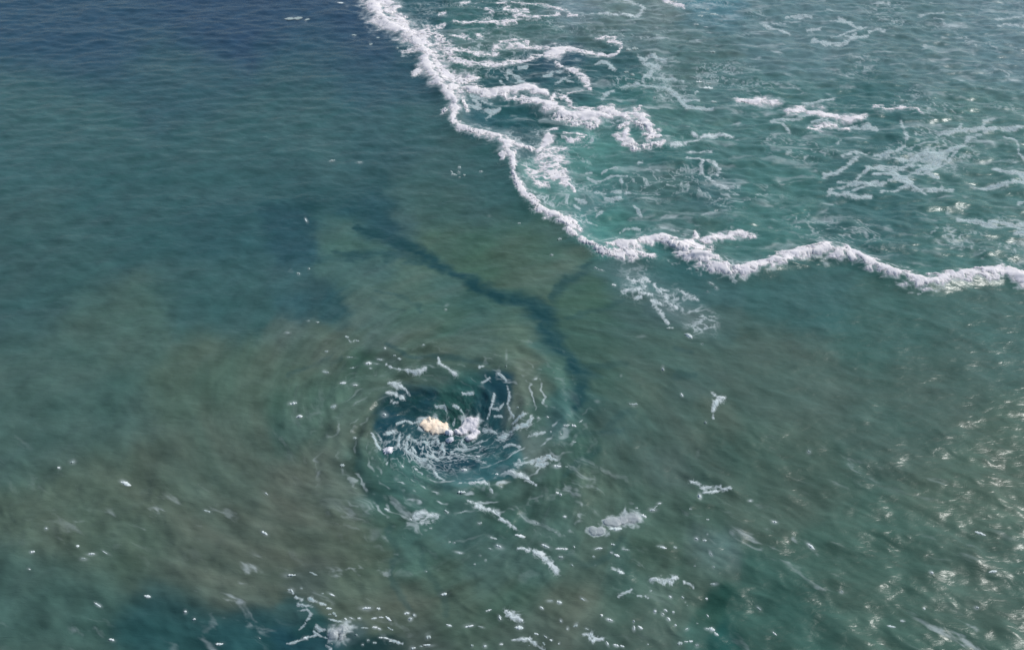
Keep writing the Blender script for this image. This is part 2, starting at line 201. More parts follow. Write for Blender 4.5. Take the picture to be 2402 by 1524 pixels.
# ------------------------------------------------------------------ small flecks of foam, some standing in for sun glints: x, y, length, width, slope in degrees (down to the right positive), strength
FL = """685 1350 32 8 2 1|735 1348 16 4 25 .6|684 1386 13 8 60 .8|777 1395 18 4 22 .8|757 1394 6 3 0 .5|707 1381 6 4 0 .5|769 1429 20 5 5 .8|783 1440 14 6 45 .5|773 1442 10 5 0 .45|790 1457 18 5 5 .5
860 1422 26 7 0 .9|887 1424 7 5 20 .9|809 1449 10 5 25 .8|822 1446 14 4 20 .8|841 1446 8 5 0 .9|876 1445 14 4 -10 1|893 1443 14 4 5 .8|909 1445 16 5 40 .9|878 1467 12 5 0 1|888 1470 10 4 25 .9|853 1469 16 4 5 .6|915 1471 14 4 30 .7
953 1434 13 6 -10 1|970 1438 6 6 -45 1|961 1447 10 7 -10 1|1043 1388 20 8 -5 1|1054 1463 13 4 20 .8|1100 1466 24 6 -12 1|1127 1467 16 4 15 .5|893 1494 10 4 5 .8|903 1495 14 4 10 .9|915 1502 8 4 0 .8|970 1517 14 6 -8 1|988 1513 10 4 8 .7|1004 1511 24 5 0 .9
1005 1492 12 11 0 .55|1107 1513 8 8 0 .7|1137 1513 10 7 -10 .8|1146 1430 14 4 -15 .8|1172 1447 14 5 55 1|715 1494 9 6 0 .8|684 1507 8 4 20 .7|700 1501 14 3 -20 .6|778 1509 8 4 20 .7|863 1501 7 6 0 .7|878 1507 8 4 0 .7|850 1511 7 5 0 .6|835 1488 5 10 -60 .5
963 1219 6 4 0 .8|1010 1241 7 4 0 .7|1050 1204 14 6 40 .7|1055 1270 5 4 0 .6|1066 1271 6 4 0 .5|1077 1295 19 4 12 1|1127 1303 6 4 0 .7|1139 1312 5 4 0 .6|1000 1337 5 4 0 .6|1125 1228 9 6 0 .6|1155 1260 24 5 18 .6|1170 1279 22 7 20 .8|1150 1285 14 5 20 .5|1114 1322 5 3 0 .5
1220 1257 20 7 15 1|1280 1280 26 6 24 .9|1313 1287 20 5 0 .8|1326 1288 10 5 0 .8|1347 1284 8 4 55 .8|1316 1307 14 7 0 .6|1342 1324 10 5 40 .6|1324 1213 7 4 0 .8|1260 1226 6 5 0 .7|1303 1249 6 4 0 .7|1444 1241 25 8 0 1|1510 1210 12 6 30 1|1438 1279 12 5 15 1
1405 1287 24 5 -8 .8|1467 1290 24 5 6 .55|1434 1297 10 4 15 .8|1447 1303 12 5 25 .8|1555 1287 14 5 15 .9|1545 1285 9 3 0 .6|1583 1285 9 5 20 .5|1634 1265 12 6 20 1|1653 1268 8 4 10 .8|1659 1256 5 3 0 .7|1660 1221 6 4 0 .7|1668 1298 16 4 55 .7|1675 1369 18 4 0 .7
1392 1306 6 4 0 .5|1455 1344 12 8 30 .8|1394 1326 5 3 0 .4|1528 1384 5 3 -60 .7|1367 1407 17 5 35 1|1312 1413 10 5 20 1|1290 1409 16 5 0 .5|1271 1426 10 4 35 1|1173 1444 14 4 45 1|1218 1470 17 8 5 1|1224 1453 8 5 40 .9|1315 1459 8 4 55 .9|1330 1477 6 6 0 .8
1350 1470 12 7 -20 .7|1376 1476 12 4 22 .7|1411 1446 8 7 40 .8|1430 1457 17 5 18 1|1258 1486 11 5 15 1|1280 1494 16 4 40 1|1293 1503 7 4 30 .9|1310 1511 5 4 0 .8|1276 1510 9 4 50 .6|1241 1514 5 4 0 .7|1176 1509 8 5 0 .8|1425 1512 12 4 60 1|1446 1517 12 4 20 .8|1460 1520 10 4 20 .9
1487 1458 5 5 0 .9|1488 1474 12 5 80 .9|1502 1473 11 5 35 1|1520 1511 6 5 0 .8|1537 1433 7 6 0 .8|1556 1439 9 5 35 .9|1569 1450 11 5 45 1|1562 1431 9 4 40 .8|1580 1435 5 4 0 .8|1585 1465 5 4 0 .8|1611 1473 11 5 -30 .8|1661 1441 12 5 55 .8|1660 1473 12 5 10 .9|1671 1474 12 8 30 1
1681 1485 10 4 40 .9|1636 1460 6 3 30 .5|1602 1400 8 5 45 .7|1608 1410 5 4 40 .7|1613 1418 4 3 0 .5|1573 1399 9 5 45 .8|1658 1401 5 4 0 .8|1632 1392 12 14 0 .4|1610 1504 10 4 0 .8|1621 1503 9 4 0 .9|1595 1508 10 8 0 .6|1635 1512 10 8 0 .6|1675 1330 6 5 0 .5|1630 1327 5 4 0 .5
1530 1197 20 5 0 1|1547 1181 11 4 -15 .8|1538 1190 10 3 -45 .5|1494 1192 8 4 0 .9|1642 1162 9 12 0 1|1600 928 9 4 60 .8|1485 951 18 5 3 .7|1400 945 12 4 10 .4|1329 1003 12 6 -10 .7|1346 1002 12 6 10 1|1362 989 13 5 -40 .7|1315 1021 5 4 0 .5|1292 1015 4 3 0 .8
1308 1095 24 6 5 1|1328 1097 8 3 0 .6|1307 1159 6 5 30 .8|1315 1163 6 5 0 .8|1348 1040 8 3 0 .6|1285 981 7 4 20 .8|1263 984 6 5 0 .7|1655 992 9 8 0 .5|1638 1058 9 12 20 .4|1619 1197 6 5 0 .5|1175 1143 6 5 40 .6|1214 958 7 6 0 .6
687 945 17 6 -8 .9|702 977 15 7 -5 .8|782 953 13 6 -20 .7|742 968 40 5 -16 .4|831 1023 10 4 0 .6|803 1090 8 7 20 .5|833 948 12 5 -10 .4|833 902 18 5 0 .8|803 897 17 5 -3 .8|1083 1157 22 8 0 .9|906 1195 11 5 30 .9|1128 1178 16 5 15 .6|928 1123 12 8 0 .4|900 966 16 8 0 .8
943 1088 9 6 40 .9|975 1091 6 5 0 .8|1088 1100 18 8 0 1|1165 1112 9 5 0 .9|1120 1063 18 7 0 .95|1126 1038 6 5 0 .8|921 1235 10 3 0 .4|905 1170 14 5 40 .4
765 825 10 4 0 .7|820 840 24 4 0 .5|763 873 16 5 10 .6|864 853 14 6 0 1|882 853 14 3 3 .7|827 862 20 4 -4 .7|902 815 6 5 0 .8|925 832 8 5 0 .7|937 843 8 5 30 .7|890 842 14 5 10 .5|993 808 9 5 0 .6|1045 722 7 4 20 .6|1047 712 10 8 40 .35|745 756 6 4 0 .6|723 752 10 3 0 .5
675 783 14 4 0 .7|725 632 5 4 0 .6|700 642 9 5 20 .6|682 634 13 6 15 .4|813 790 8 4 20 .7|819 800 10 3 50 .7|829 800 9 3 -40 .7|836 798 10 3 20 .7|762 804 10 4 0 .4|1188 835 5 34 5 .35|1256 894 7 18 40 .7|1238 880 14 6 -40 .4|1187 863 4 8 0 .5|869 865 8 3 0 .5
778 377 12 3 -12 .7|843 380 14 4 -5 .7|717 517 11 4 65 .8|1077 390 6 5 0 .7|1060 402 9 3 60 .6|1076 402 9 4 50 .7|1089 410 5 4 0 .6|1128 401 7 4 0 .6|1078 415 6 4 0 .6|1065 408 12 3 10 .5|1150 505 11 4 0 .4|798 7 16 4 8 .8|813 16 8 4 10 .4|688 43 34 6 -4 .5|720 45 6 8 30 .5
830 80 16 5 12 .45|869 103 9 7 0 .6|886 87 8 4 0 .5|932 114 5 4 0 .6|1314 564 10 5 -20 .7|1294 600 8 4 0 .6|1218 524 6 3 0 .5|1440 671 10 4 15 .8|1419 664 12 3 10 .4|1617 788 8 16 -30 .9|1572 769 14 4 0 .7|1555 870 8 10 0 .8|1505 789 20 5 0 .4|1398 630 10 4 30 .6|1410 636 16 4 15 .7|1473 638 8 4 0 .6
1636 634 12 6 0 .6|1660 683 9 4 0 .7|1668 664 14 4 25 .6|1680 674 10 5 25 .6|1648 743 16 4 5 .5|1670 743 14 5 5 .6|1672 768 18 4 -4 .5|1655 720 8 5 20 .4|1618 724 16 12 20 .35|1648 807 6 4 0 .5|1322 826 7 5 30 .4|1455 885 5 4 0 .4
1475 114 14 8 0 .7|1490 112 12 6 0 .6|1470 168 14 6 0 .6|1484 176 8 5 40 .5|1535 232 9 10 0 .7|1640 192 14 4 5 .8|1662 193 14 4 5 .7|1662 204 18 5 5 .8|1590 145 16 4 0 .5|1652 29 16 3 10 .7|1676 35 16 4 8 .7|1644 38 14 8 10 .5|1660 20 6 4 0 .6|1634 57 12 3 0 .7|1660 61 30 3 2 .5
1313 63 26 7 0 .6|1285 72 20 4 0 .4|1413 62 16 5 10 .35|1675 240 14 5 15 .6|1583 100 16 3 10 .4|1672 125 12 5 0 .5|1608 420 10 3 0 .3|1680 494 8 5 -20 .6|1580 542 24 3 3 .7|1562 545 8 5 30 .4|1610 550 20 3 10 .7|1510 256 20 6 0 .3""".replace('\n', '|').split('|')
FLECKS = [tuple(float(v) for v in f.split()) for f in FL]
for i in range(34):                                        # flecks on the choppy water outside the strip
    x = random.choice([random.uniform(60, 640), random.uniform(1720, 2340)]); y = 1050 + 460 * random.random() ** .6
    FLECKS.append((x, y, random.uniform(7, 24), random.uniform(4, 7), random.uniform(-10, 45), random.choice([.7, .8, 1])))

# ------------------------------------------------------------------ colour of the water body (clear, green, silty): x, y, reach, sRGB as it looks by daylight
TINT = """690 20 90 42 72 98|800 40 80 42 72 98|870 110 60 44 74 96|740 110 90 48 84 100|720 190 80 56 92 98|860 190 80 50 86 100|960 200 60 48 84 96|720 290 90 62 100 102|850 290 90 60 98 102|980 290 70 60 98 100|740 360 80 66 102 104
700 400 50 54 88 92|830 380 60 58 92 96|930 360 70 58 94 98|1040 380 70 64 98 98|1130 420 60 58 98 98|700 430 50 60 100 102|800 420 50 66 104 106|870 410 35 46 84 86|720 460 45 42 80 84|800 450 40 44 82 86|880 470 50 48 88 94|960 430 60 66 100 98|1040 470 60 66 98 94
1120 500 60 64 98 96|1180 440 40 60 100 100|690 520 50 46 84 92|760 500 40 58 96 98|850 515 50 46 86 94|820 555 45 80 114 104|780 540 40 74 106 102|860 580 40 70 102 92|700 560 45 50 88 96|700 600 45 48 86 96|900 540 30 44 80 88|935 560 25 42 78 86|960 530 40 70 102 102
1000 560 40 78 106 92|1080 560 60 70 102 90|1130 600 60 72 104 88|1040 600 40 76 108 96|1200 600 60 80 106 92|1280 640 50 84 110 98|1260 580 50 72 102 88|1340 620 30 92 114 102|1180 540 50 64 100 92|1220 480 40 56 94 92|1300 540 50 72 104 96
700 650 50 66 102 104|740 680 40 54 88 92|780 690 30 46 82 88|700 720 45 56 94 100|790 730 35 56 92 96|800 640 50 72 108 104|870 620 50 72 108 108|880 680 60 84 112 104|950 660 60 86 114 104|960 730 60 80 108 98|880 760 60 88 112 106|1040 680 40 80 112 106
1060 740 50 72 104 92|1120 730 50 66 104 98|1180 740 50 72 106 96|1120 780 60 80 108 100|1200 790 50 90 114 100|1240 720 25 64 100 96|700 790 60 88 108 102|760 820 60 86 104 92|700 860 60 84 104 92|760 850 40 88 104 96|820 790 40 80 100 90|840 850 45 66 100 88
900 820 40 76 96 90|960 810 50 84 106 94|1020 820 50 86 104 92|1100 820 50 84 106 96|1160 850 40 84 106 96|1230 850 45 98 116 102|1240 920 45 100 118 106|1230 960 30 98 112 106|870 900 50 82 104 94|780 900 60 82 108 96|720 950 60 82 110 98|800 1000 70 88 106 96
700 1030 60 70 98 90|740 1100 80 92 106 96|720 1200 90 92 104 94|800 1130 60 84 102 94|840 1060 40 72 100 92|870 1110 40 70 104 96|900 1150 50 62 100 94|960 1150 50 70 110 106|1000 1180 60 74 110 102|900 1220 60 70 100 90|760 1290 90 90 102 90|860 1310 80 84 100 88
960 1270 60 68 100 94|1000 1320 60 80 108 98|1080 1250 60 72 104 100|1060 1360 60 80 104 92|1140 1330 70 76 104 98|1180 1200 50 66 98 90|880 1400 80 90 104 92|960 1420 70 86 100 90|1060 1430 70 80 100 88|740 1350 50 86 100 96|800 1420 50 82 98 88|1000 1500 60 84 98 92
690 1440 30 64 100 100|720 1470 30 44 82 82|690 1500 40 40 78 88|760 1500 35 46 82 90|850 1520 35 38 66 68|900 1515 30 36 62 64|950 1524 25 42 66 66|820 1480 30 78 100 104|1100 1500 60 78 98 88|1200 1400 70 76 102 90|1250 1480 70 84 98 90|1340 1420 70 94 108 96
1400 1480 60 82 102 94|1350 1340 60 80 104 94|1450 1350 60 78 108 100|1450 1430 60 76 98 88|1550 1400 60 84 108 98|1520 1480 60 82 102 94|1600 1340 60 78 102 92|1640 1290 50 88 112 108|1560 1300 60 78 102 90|1675 1400 25 44 84 76|1660 1440 30 52 90 80|1690 1500 40 42 90 86|1640 1480 35 70 104 96
1880 1460 100 60 96 88|2050 1350 120 72 102 92|2300 1400 150 76 104 94|1250 1330 50 70 98 92|1300 1260 60 76 104 96|1400 1220 60 82 104 94|1520 1200 60 78 102 92|1640 1200 50 74 98 88|1240 1160 50 74 102 94|1320 1140 50 72 100 90|1400 1140 50 90 112 100|1460 1090 60 74 98 90
1560 1080 60 78 100 94|1660 1080 50 70 94 86|1300 1060 50 80 106 98|1380 1040 50 70 102 92|1250 1060 40 90 108 104|1350 960 50 66 104 100|1440 1000 60 76 104 98|1560 1000 60 78 102 94|1660 1000 50 82 102 92|1270 980 35 74 104 94|1500 900 60 82 106 96|1600 900 50 78 102 96|1580 880 30 66 94 86
1420 860 60 70 100 90|1500 840 50 78 106 98|1400 780 60 68 100 90|1380 700 50 72 106 92|1460 740 50 70 98 94|1350 660 30 74 106 98|1540 790 50 76 104 96|1620 830 50 80 106 98|1670 760 40 76 104 100|1560 740 40 74 102 102|1640 680 50 66 104 104|1560 650 50 64 106 106|1450 650 40 74 108 108
1620 640 30 52 100 102|1300 880 40 72 108 98|1280 820 30 72 108 102|1310 1000 40 66 98 100
940 940 30 36 70 78|980 930 40 38 74 78|1040 920 40 46 88 84|1100 900 40 52 94 92|1160 910 35 38 72 84|1150 960 30 50 92 94|1060 950 40 50 92 88|910 990 30 44 82 84|950 1030 30 48 88 88|1010 1040 30 38 76 88|1100 1040 35 56 92 96|1060 1075 35 38 76 92|1130 1080 35 52 96 102|1000 1000 30 50 90 94
1070 1110 30 66 104 108|1180 1060 30 54 98 102|1120 980 30 54 92 96|930 1070 30 56 96 90|960 1100 35 66 104 100|1190 930 25 56 86 92|1080 860 35 78 104 94|1010 880 40 70 96 90|960 890 40 76 98 88
960 20 60 62 104 112|1000 60 60 56 96 104|1120 20 60 66 110 112|1100 70 60 66 114 110|1250 60 70 78 116 114|1350 15 60 118 142 150|1450 20 60 112 136 134|1550 50 60 114 136 134|1650 30 50 92 134 144|1660 0 40 84 138 150|1400 70 60 86 116 114|1500 80 60 94 126 128|1620 90 60 90 122 122
1200 90 60 68 110 104|1100 130 60 62 104 100|1280 150 50 44 80 100|1340 140 40 48 88 104|1240 170 50 46 90 96|1180 170 50 46 92 98|1400 180 60 56 98 104|1440 150 60 56 100 104|1320 200 50 50 96 100|1420 230 60 70 124 122|1500 220 60 70 120 118|1600 160 60 88 122 120|1660 230 60 84 124 124
1200 260 50 46 98 102|1140 290 40 52 98 106|1240 290 50 44 92 98|1230 310 40 46 92 98|1290 290 40 48 96 98|1560 250 60 74 120 116|1640 300 60 84 128 124|1590 310 40 72 124 120|1440 310 30 64 116 114|1390 350 60 92 146 140|1330 340 40 82 136 132|1450 370 60 84 138 132|1370 400 50 82 134 130|1540 370 50 70 122 120
1650 350 50 80 126 124|1500 400 60 70 112 112|1640 400 50 58 106 106|1560 430 60 76 112 110|1660 470 60 72 112 116|1480 450 60 86 128 128|1400 480 50 70 124 126|1320 460 50 76 134 128|1360 520 40 80 132 132|1430 520 60 82 140 132|1520 500 60 84 128 126|1600 510 60 76 116 114|1520 560 40 70 128 124|1430 560 40 76 136 132|1660 520 40 76 120 114
1540 590 25 66 122 120|1300 430 40 80 136 130|1260 440 40 74 130 124|1900 60 90 96 130 134|2150 90 120 90 126 128|2350 60 120 98 132 138|1850 300 90 76 122 120|2050 260 90 66 114 114|2300 330 120 80 124 120|1800 480 90 74 124 120|2050 470 100 66 112 112|2300 520 120 74 120 116
1900 700 80 62 102 100|2100 760 100 66 104 98|2350 760 120 70 106 100|1850 880 90 80 104 96|2150 950 140 76 102 94|2350 1100 150 82 106 94|1850 1100 100 78 102 92|500 20 120 42 72 98|200 60 150 44 78 100|400 200 120 56 92 100|150 300 150 62 100 102|500 350 100 60 98 100|300 480 120 58 96 98|520 560 80 54 92 96|100 620 150 62 96 96
500 700 100 62 98 98|280 780 120 78 106 98|500 880 100 84 106 94|150 950 150 76 104 98|500 1080 120 86 104 94|250 1200 150 86 104 92|500 1300 120 88 102 92|120 1420 120 70 98 92|400 1470 100 48 84 86|560 1500 70 44 82 86|0 1660 120 74 102 94|250 1680 120 70 100 94|500 1690 120 66 98 94|750 1680 110 64 96 92|1000 1680 110 76 100 92|1250 1680 110 78 100 92|1500 1680 110 72 98 92|1800 1680 140 70 100 92|2200 1680 160 74 102 92""".replace('\n', '|').split('|')
TINT = np.array([[float(v) for v in f.split()] for f in TINT])
# channels of clear, deep water cutting through the silt: (strength, [(x, y, half width)])
CHAN = [(.45,[(670,600,8),(720,596,10),(770,606,8),(830,612,7)]),(.4,[(690,470,14),(740,490,16),(800,480,12),(860,500,12)]),(.4,[(770,690,14),(800,700,12),(815,730,10)]),(.35,[(670,745,8),(730,738,9),(790,742,7)]),(.3,[(900,400,12),(895,440,12),(880,470,12)]),
        (1.0,[(830,530,8),(880,545,13),(930,562,18),(975,580,18),(1000,600,16),(1040,622,16),(1080,646,14),(1120,668,17),(1165,690,17),(1215,704,19),(1255,720,24),(1282,742,28),(1292,775,30),(1305,805,26),(1328,840,20),(1348,870,20),(1362,895,28),(1362,925,22),(1356,950,18)]),
        (.7,[(780,592,7),(830,600,10),(880,598,9),(930,598,12),(975,604,14),(1020,616,12)]),(.62,[(1385,622,10),(1370,640,14),(1335,660,13),(1315,682,12),(1300,705,14)]),(.3,[(1250,730,30),(1270,790,34)]),
        (.42,[(1375,880,10),(1400,890,8)]),(.35,[(905,1240,10),(918,1280,10),(925,1330,9),(930,1365,10),(945,1400,12),(960,1420,8)]),(.25,[(990,1300,8),(1010,1350,10),(1040,1400,14),(1050,1440,12)]),
        (.4,[(880,685,5),(910,692,6),(945,700,7),(975,715,7),(995,728,6)]),(.28,[(870,705,8),(905,715,8),(930,730,6)]),(.3,[(680,880,6),(720,862,8),(760,852,9),(800,838,8)]),(.5,[(905,808,6),(935,822,10),(980,832,9),(1030,838,9),(1100,845,9),(1140,850,8)]),
        (.35,[(1330,752,8),(1360,740,9),(1400,728,9),(1460,705,10)]),(.3,[(1330,865,8),(1400,868,9),(1470,850,10)]),(.3,[(1410,1010,10),(1440,985,12),(1480,965,10)]),(.4,[(1580,820,12),(1612,826,10)]),(.4,[(1590,880,14),(1630,884,10)]),
        (.3,[(1330,1120,10),(1370,1080,12),(1410,1060,10)]),(.3,[(1460,1012,12),(1360,1020,12)]),(.3,[(840,1060,12),(850,1130,12),(880,1170,12)]),(.3,[(1330,1300,10),(1370,1325,14),(1420,1310,12),(1450,1270,8)])]

def srgb2lin(c):
    c = np.asarray(c, float) / 255.0
    return np.where(c < .04045, c / 12.92, ((c + .055) / 1.055) ** 2.4)

# ------------------------------------------------------------------ painting strokes into fields on a regular survey grid
def paint(gx, gy, WX, WY, strokes, pad=14):
    E = np.full(WX.shape, -3, np.float32); W = np.full(WX.shape, 4, np.float32); Q = np.full(WX.shape, .5, np.float32)
    for q, pts in strokes:
        segs = list(zip(pts[:-1], pts[1:])) if len(pts) > 1 else [(pts[0], pts[0])]
        for (x0, y0, w0), (x1, y1, w1) in segs:
            m = max(w0, w1) * 2.6 + pad
            i0, i1 = np.searchsorted(gx, [min(x0, x1) - m, max(x0, x1) + m]); j0, j1 = np.searchsorted(gy, [min(y0, y1) - m, max(y0, y1) + m])
            if i1 <= i0 or j1 <= j0: continue
            sl = (slice(j0, j1), slice(i0, i1))
            px, py = WX[sl] - x0, WY[sl] - y0; dx, dy = x1 - x0, y1 - y0; L = dx * dx + dy * dy
            t = np.clip((px * dx + py * dy) / L, 0, 1) if L > 0 else 0
            d = np.hypot(px - t * dx, py - t * dy); ww = w0 + (w1 - w0) * t
            e = ((ww - d) / ww).astype(np.float32) + 0 * d.astype(np.float32)
            rank = e + (q - 1) * .8
            best = rank > E[sl] + (Q[sl] - 1) * .8
            E[sl] = np.where(best, e, E[sl]); W[sl] = np.where(best, ww, W[sl]); Q[sl] = np.where(best, q, Q[sl])
    return E, W, Q

def foam_field(gx, gy, X, Y, strokes, seed=0, fine=True, body=False):
    PX, PY = np.meshgrid(gx, gy)
    sc = 0.030 * X[:, :1] * 0 + 1
    wx = fbm(X / 1.3, Y / 1.3, 3, 40); wy = fbm(X / 1.3, Y / 1.3, 3, 50)
    depth = np.clip((PY + 200) / 1400, .25, 1)                       # farther strokes are smaller on the plan reading
    WX = (PX + wx * 7.5 * (.7 + .3 * depth)).astype(np.float32); WY = (PY + wy * 7.5 * (.35 + .5 * depth)).astype(np.float32)
    # thin strokes wander less
    E, W, Q = paint(gx, gy, WX, WY, strokes)
    E2, W2, Q2 = paint(gx, gy, (PX + wx * 2.4).astype(np.float32), (PY + wy * 1.6).astype(np.float32), strokes)
    k = sstep(3.5, 8, W); E = E * k + E2 * (1 - k); W = W2 * (1 - k) + W * k; Q = Q2 * (1 - k) + Q * k
    sx, sy = X + .3 * wy, Y - .3 * wx
    far = sstep(plan(0, 620)[1], plan(0, 330)[1], Y)
    n = fbm(sx / .8, sy / .8, 4 if fine else 3, 60, .62) * (1 - .75 * far) + fbm(X / 2.3, Y / 1.9, 4 if fine else 3, 64, .6) * (.75 * far)
    rg = 1 - np.abs(fbm(sx / .72 + .4 * wx, sy / .72 + .4 * wy, 4, 75, .58) * (1 - far) + far * fbm(X / 1.9 + .4 * wx, Y / 1.6 + .4 * wy, 4, 78, .58)) * 3.2      # bright along the veins
    if fine: n = n * (.45 + .55 * sstep(3, 9, W)) + (1 - sstep(3, 9, W)) * .9 * (fbm(sx / .42, sy / .42, 3, 68, .65) * (1 - far) + fbm(X / .8, Y / .9, 3, 69, .65) * far)
    lace = sstep(.95, .5, Q)
    N = n * (1 - .45 * lace) * 1.05 + rg * (.12 + .55 * lace) - .12 * lace
    amp = .74 + .14 * sstep(2, 9, W)
    D = (1.0 + .25 * sstep(16, 6, W)) * np.clip(E, -3, .8) + (Q - 1) * 1.25 + .02 + amp * N
    # narrow and lacy foam: a soft envelope filled with a net of veins
    d = (1 - E) * W; env = np.exp(-(d / (W * 1.25 + 1.2)) ** 2)
    cl = (fbm((X + .35 * wx) / .55, (Y + .35 * wy) / .55, 4, 301, .62) * (1 - far) + fbm(X / 1.1, Y / 1.0, 4, 305, .6) * far)
    web = 1 - np.abs(cl) * 3.4
    clump = fbm(X / 1.4, Y / 1.2, 2, 311)
    D2 = 1.6 * env - 1.22 + .5 * np.clip(web, -.9, 1) + .45 * clump + 1.1 * (Q - .62)
    kk = sstep(5.5, 10.5, W) * sstep(.60, .8, Q)
    D = D * kk + D2 * (1 - kk)
    D = np.where(E > -2.4, D, -3)
    if body: D = 1.1 * np.clip(E, -3, 1) + .12 + .42 * n + (Q - 1) * .5
    return D.astype(np.float32)

# ------------------------------------------------------------------ shape of the sea surface, in metres
def poly_world(pts): return [plan(p[0], p[1])[:2] for p in pts]
RIDGES = [(poly_world(FRONT), .34, 1.3), (poly_world(FRONT2), .42, 1.1), (poly_world(SEC + SEC2[1:]), .30, 1.8)]
def crest(X, Y, ang, lam, stretch, seed, sharp=1.6):
    c, s = math.cos(ang), math.sin(ang)
    u = (X * c + Y * s) / (lam * stretch); v = (-X * s + Y * c) / lam
    n = perlin(u, v, seed) + .45 * perlin(u * 2.1, v * 2.1, seed + 5)
    return np.clip(.5 + .5 * n, 0, 1.3) ** 2 * 1.5 - .4
def height(X, Y, fade=None):
    X = np.asarray(X, np.float32); Y = np.asarray(Y, np.float32)
    sx, sy, r = swirl(X, Y, 1.3, 3.0)
    y0, y1 = plan(0, 1250)[1], plan(0, 900)[1]
    near = sstep(y1, y0, Y)                                           # choppy foreground
    line = np.interp(Y, [plan(0, y)[1] for y in (1524, 700, 600, 480, 340, 200, 0)], [60, 60, plan(1440, 600)[0], plan(1250, 480)[0], plan(1180, 340)[0], plan(1040, 200)[0], plan(860, 0)[0]])
    surf = sstep(-.5, 2.5, X - line)                                  # broken water behind the foam front
    far = sstep(plan(0, 520)[1], plan(0, 260)[1], Y)
    a = .55 + .45 * near
    z = .16 * perlin(X / 13, Y / 9, 1) + .08 * perlin(X / 5.5, Y / 4.2, 2) + (.035 + .055 * near) * fbm((X * .83 - Y * .56) / 2.9, (X * .56 + Y * .83) / 1.6, 3, 44, .42)
    z = z + (.05 + .13 * near) * crest(sx + .9 * perlin(X / 3, Y / 3, 5), sy + .9 * perlin(X / 3, Y / 3, 6), -.55, 2.6, 1.5, 3) * (.35 + .65 * sstep(-.3, .5, perlin(X / 9, Y / 9, 8)))
    z = z + (.022 + .045 * near) * crest(sx + .4 * perlin(X / 1.6, Y / 1.6, 5), sy + .4 * perlin(X / 1.6, Y / 1.6, 6), -.70, .95, 1.6, 13) * (.3 + .7 * sstep(-.2, .5, perlin(X / 6, Y / 6, 9)))
    z = z + (.05 * (1 - surf)) * fbm(X / 2.4, Y / 1.7, 3, 25) + far * .05 * crest(X + perlin(X / 4, Y / 4, 5), Y + perlin(X / 4, Y / 4, 6), .03, 2.3, 2.4, 21) + far * .05 * perlin(X / 2.6, Y / 1.1, 22)
    z = z + surf * (.20 * fbm(X / 3.6, Y / 2.2, 3, 31) + .05 * crest(X, Y, .1, 1.5, 2.2, 33))
    # whirlpool: a sunken eye with spiral ridges
    z = z - .85 * np.exp(-(r / 3.4) ** 2) + .10 * np.exp(-((r - 5.6) / 1.6) ** 2)
    tx, ty, _ = swirl(X, Y, 1.7)
    eye = np.exp(-(r / 4.6) ** 4)
    lr = np.log(r / 4 + .15); th = np.arctan2(Y - VC[1], X - VC[0]); wob = 1.3 * perlin(X / 4, Y / 4, 251) + .9 * perlin(X / 1.8, Y / 1.8, 255)
    band = np.exp(-((np.log(r + .1) - math.log(6.5)) / .62) ** 2)
    z = z + band * (.070 * np.cos(5 * th - 17 * lr + wob) + .045 * np.cos(9 * th - 34 * lr + 2 * wob)) * (.3 + .7 * sstep(-.4, .5, perlin(X / 3, Y / 3, 257)))
    z = z + eye * (.10 * fbm(tx / 1.1, ty / 1.1, 3, 91) ) + np.exp(-((r - 6.5) / 4.0) ** 2) * .075 * crest(tx, ty, .4, 1.5, 2.0, 95)
    for pts, h, wd in RIDGES:
        d2 = np.full(X.shape, 1e6, np.float32)
        for (ax, ay), (bx, by) in zip(pts[:-1], pts[1:]):
            dx, dy = bx - ax, by - ay; t = np.clip(((X - ax) * dx + (Y - ay) * dy) / (dx * dx + dy * dy), 0, 1)
            d2 = np.minimum(d2, (X - ax - t * dx) ** 2 + (Y - ay - t * dy) ** 2)
        z = z + h * np.exp(-d2 / wd ** 2)
    if fade is not None: z = z * fade
    return z.astype(np.float32)

# ------------------------------------------------------------------ materials
def mat(name):
    m = bpy.data.materials.new(name); m.use_nodes = True; t = m.node_tree
    return m, t, t.nodes['Principled BSDF']
def N(t, kind, **kw):
    n = t.nodes.new(kind)
    for k, v in kw.items(): setattr(n, k, v)
    return n
wm, t, b = mat('sea_water')
ai = N(t, 'ShaderNodeAttribute', attribute_name='silt_wave_tone'); af = N(t, 'ShaderNodeAttribute', attribute_name='froth')
geo = N(t, 'ShaderNodeNewGeometry')
n1 = N(t, 'ShaderNodeTexNoise'); n1.inputs['Scale'].default_value = 5.5; n1.inputs['Detail'].default_value = 5; n1.inputs['Roughness'].default_value = .6
t.links.new(geo.outputs['Position'], n1.inputs['Vector'])
rr = N(t, 'ShaderNodeMath', operation='MULTIPLY_ADD'); rr.inputs[1].default_value = .55; rr.inputs[2].default_value = -.27
t.links.new(n1.outputs['Fac'], rr.inputs[0])
ad = N(t, 'ShaderNodeMath', operation='MULTIPLY_ADD'); t.links.new(af.outputs['Fac'], ad.inputs[0]); t.links.new(rr.outputs[0], ad.inputs[1]); t.links.new(af.outputs['Fac'], ad.inputs[2])
mk = N(t, 'ShaderNodeMapRange', interpolation_type='SMOOTHSTEP'); mk.inputs[1].default_value = .02; mk.inputs[2].default_value = .95
t.links.new(ad.outputs[0], mk.inputs[0])
mx = N(t, 'ShaderNodeMix', data_type='RGBA'); mx.inputs['B'].default_value = (.56, .64, .64, 1)
t.links.new(mk.outputs[0], mx.inputs['Factor']); t.links.new(ai.outputs['Color'], mx.inputs['A']); t.links.new(mx.outputs['Result'], b.inputs['Base Color'])
ro = N(t, 'ShaderNodeMapRange'); ro.inputs[3].default_value = .27; ro.inputs[4].default_value = .6
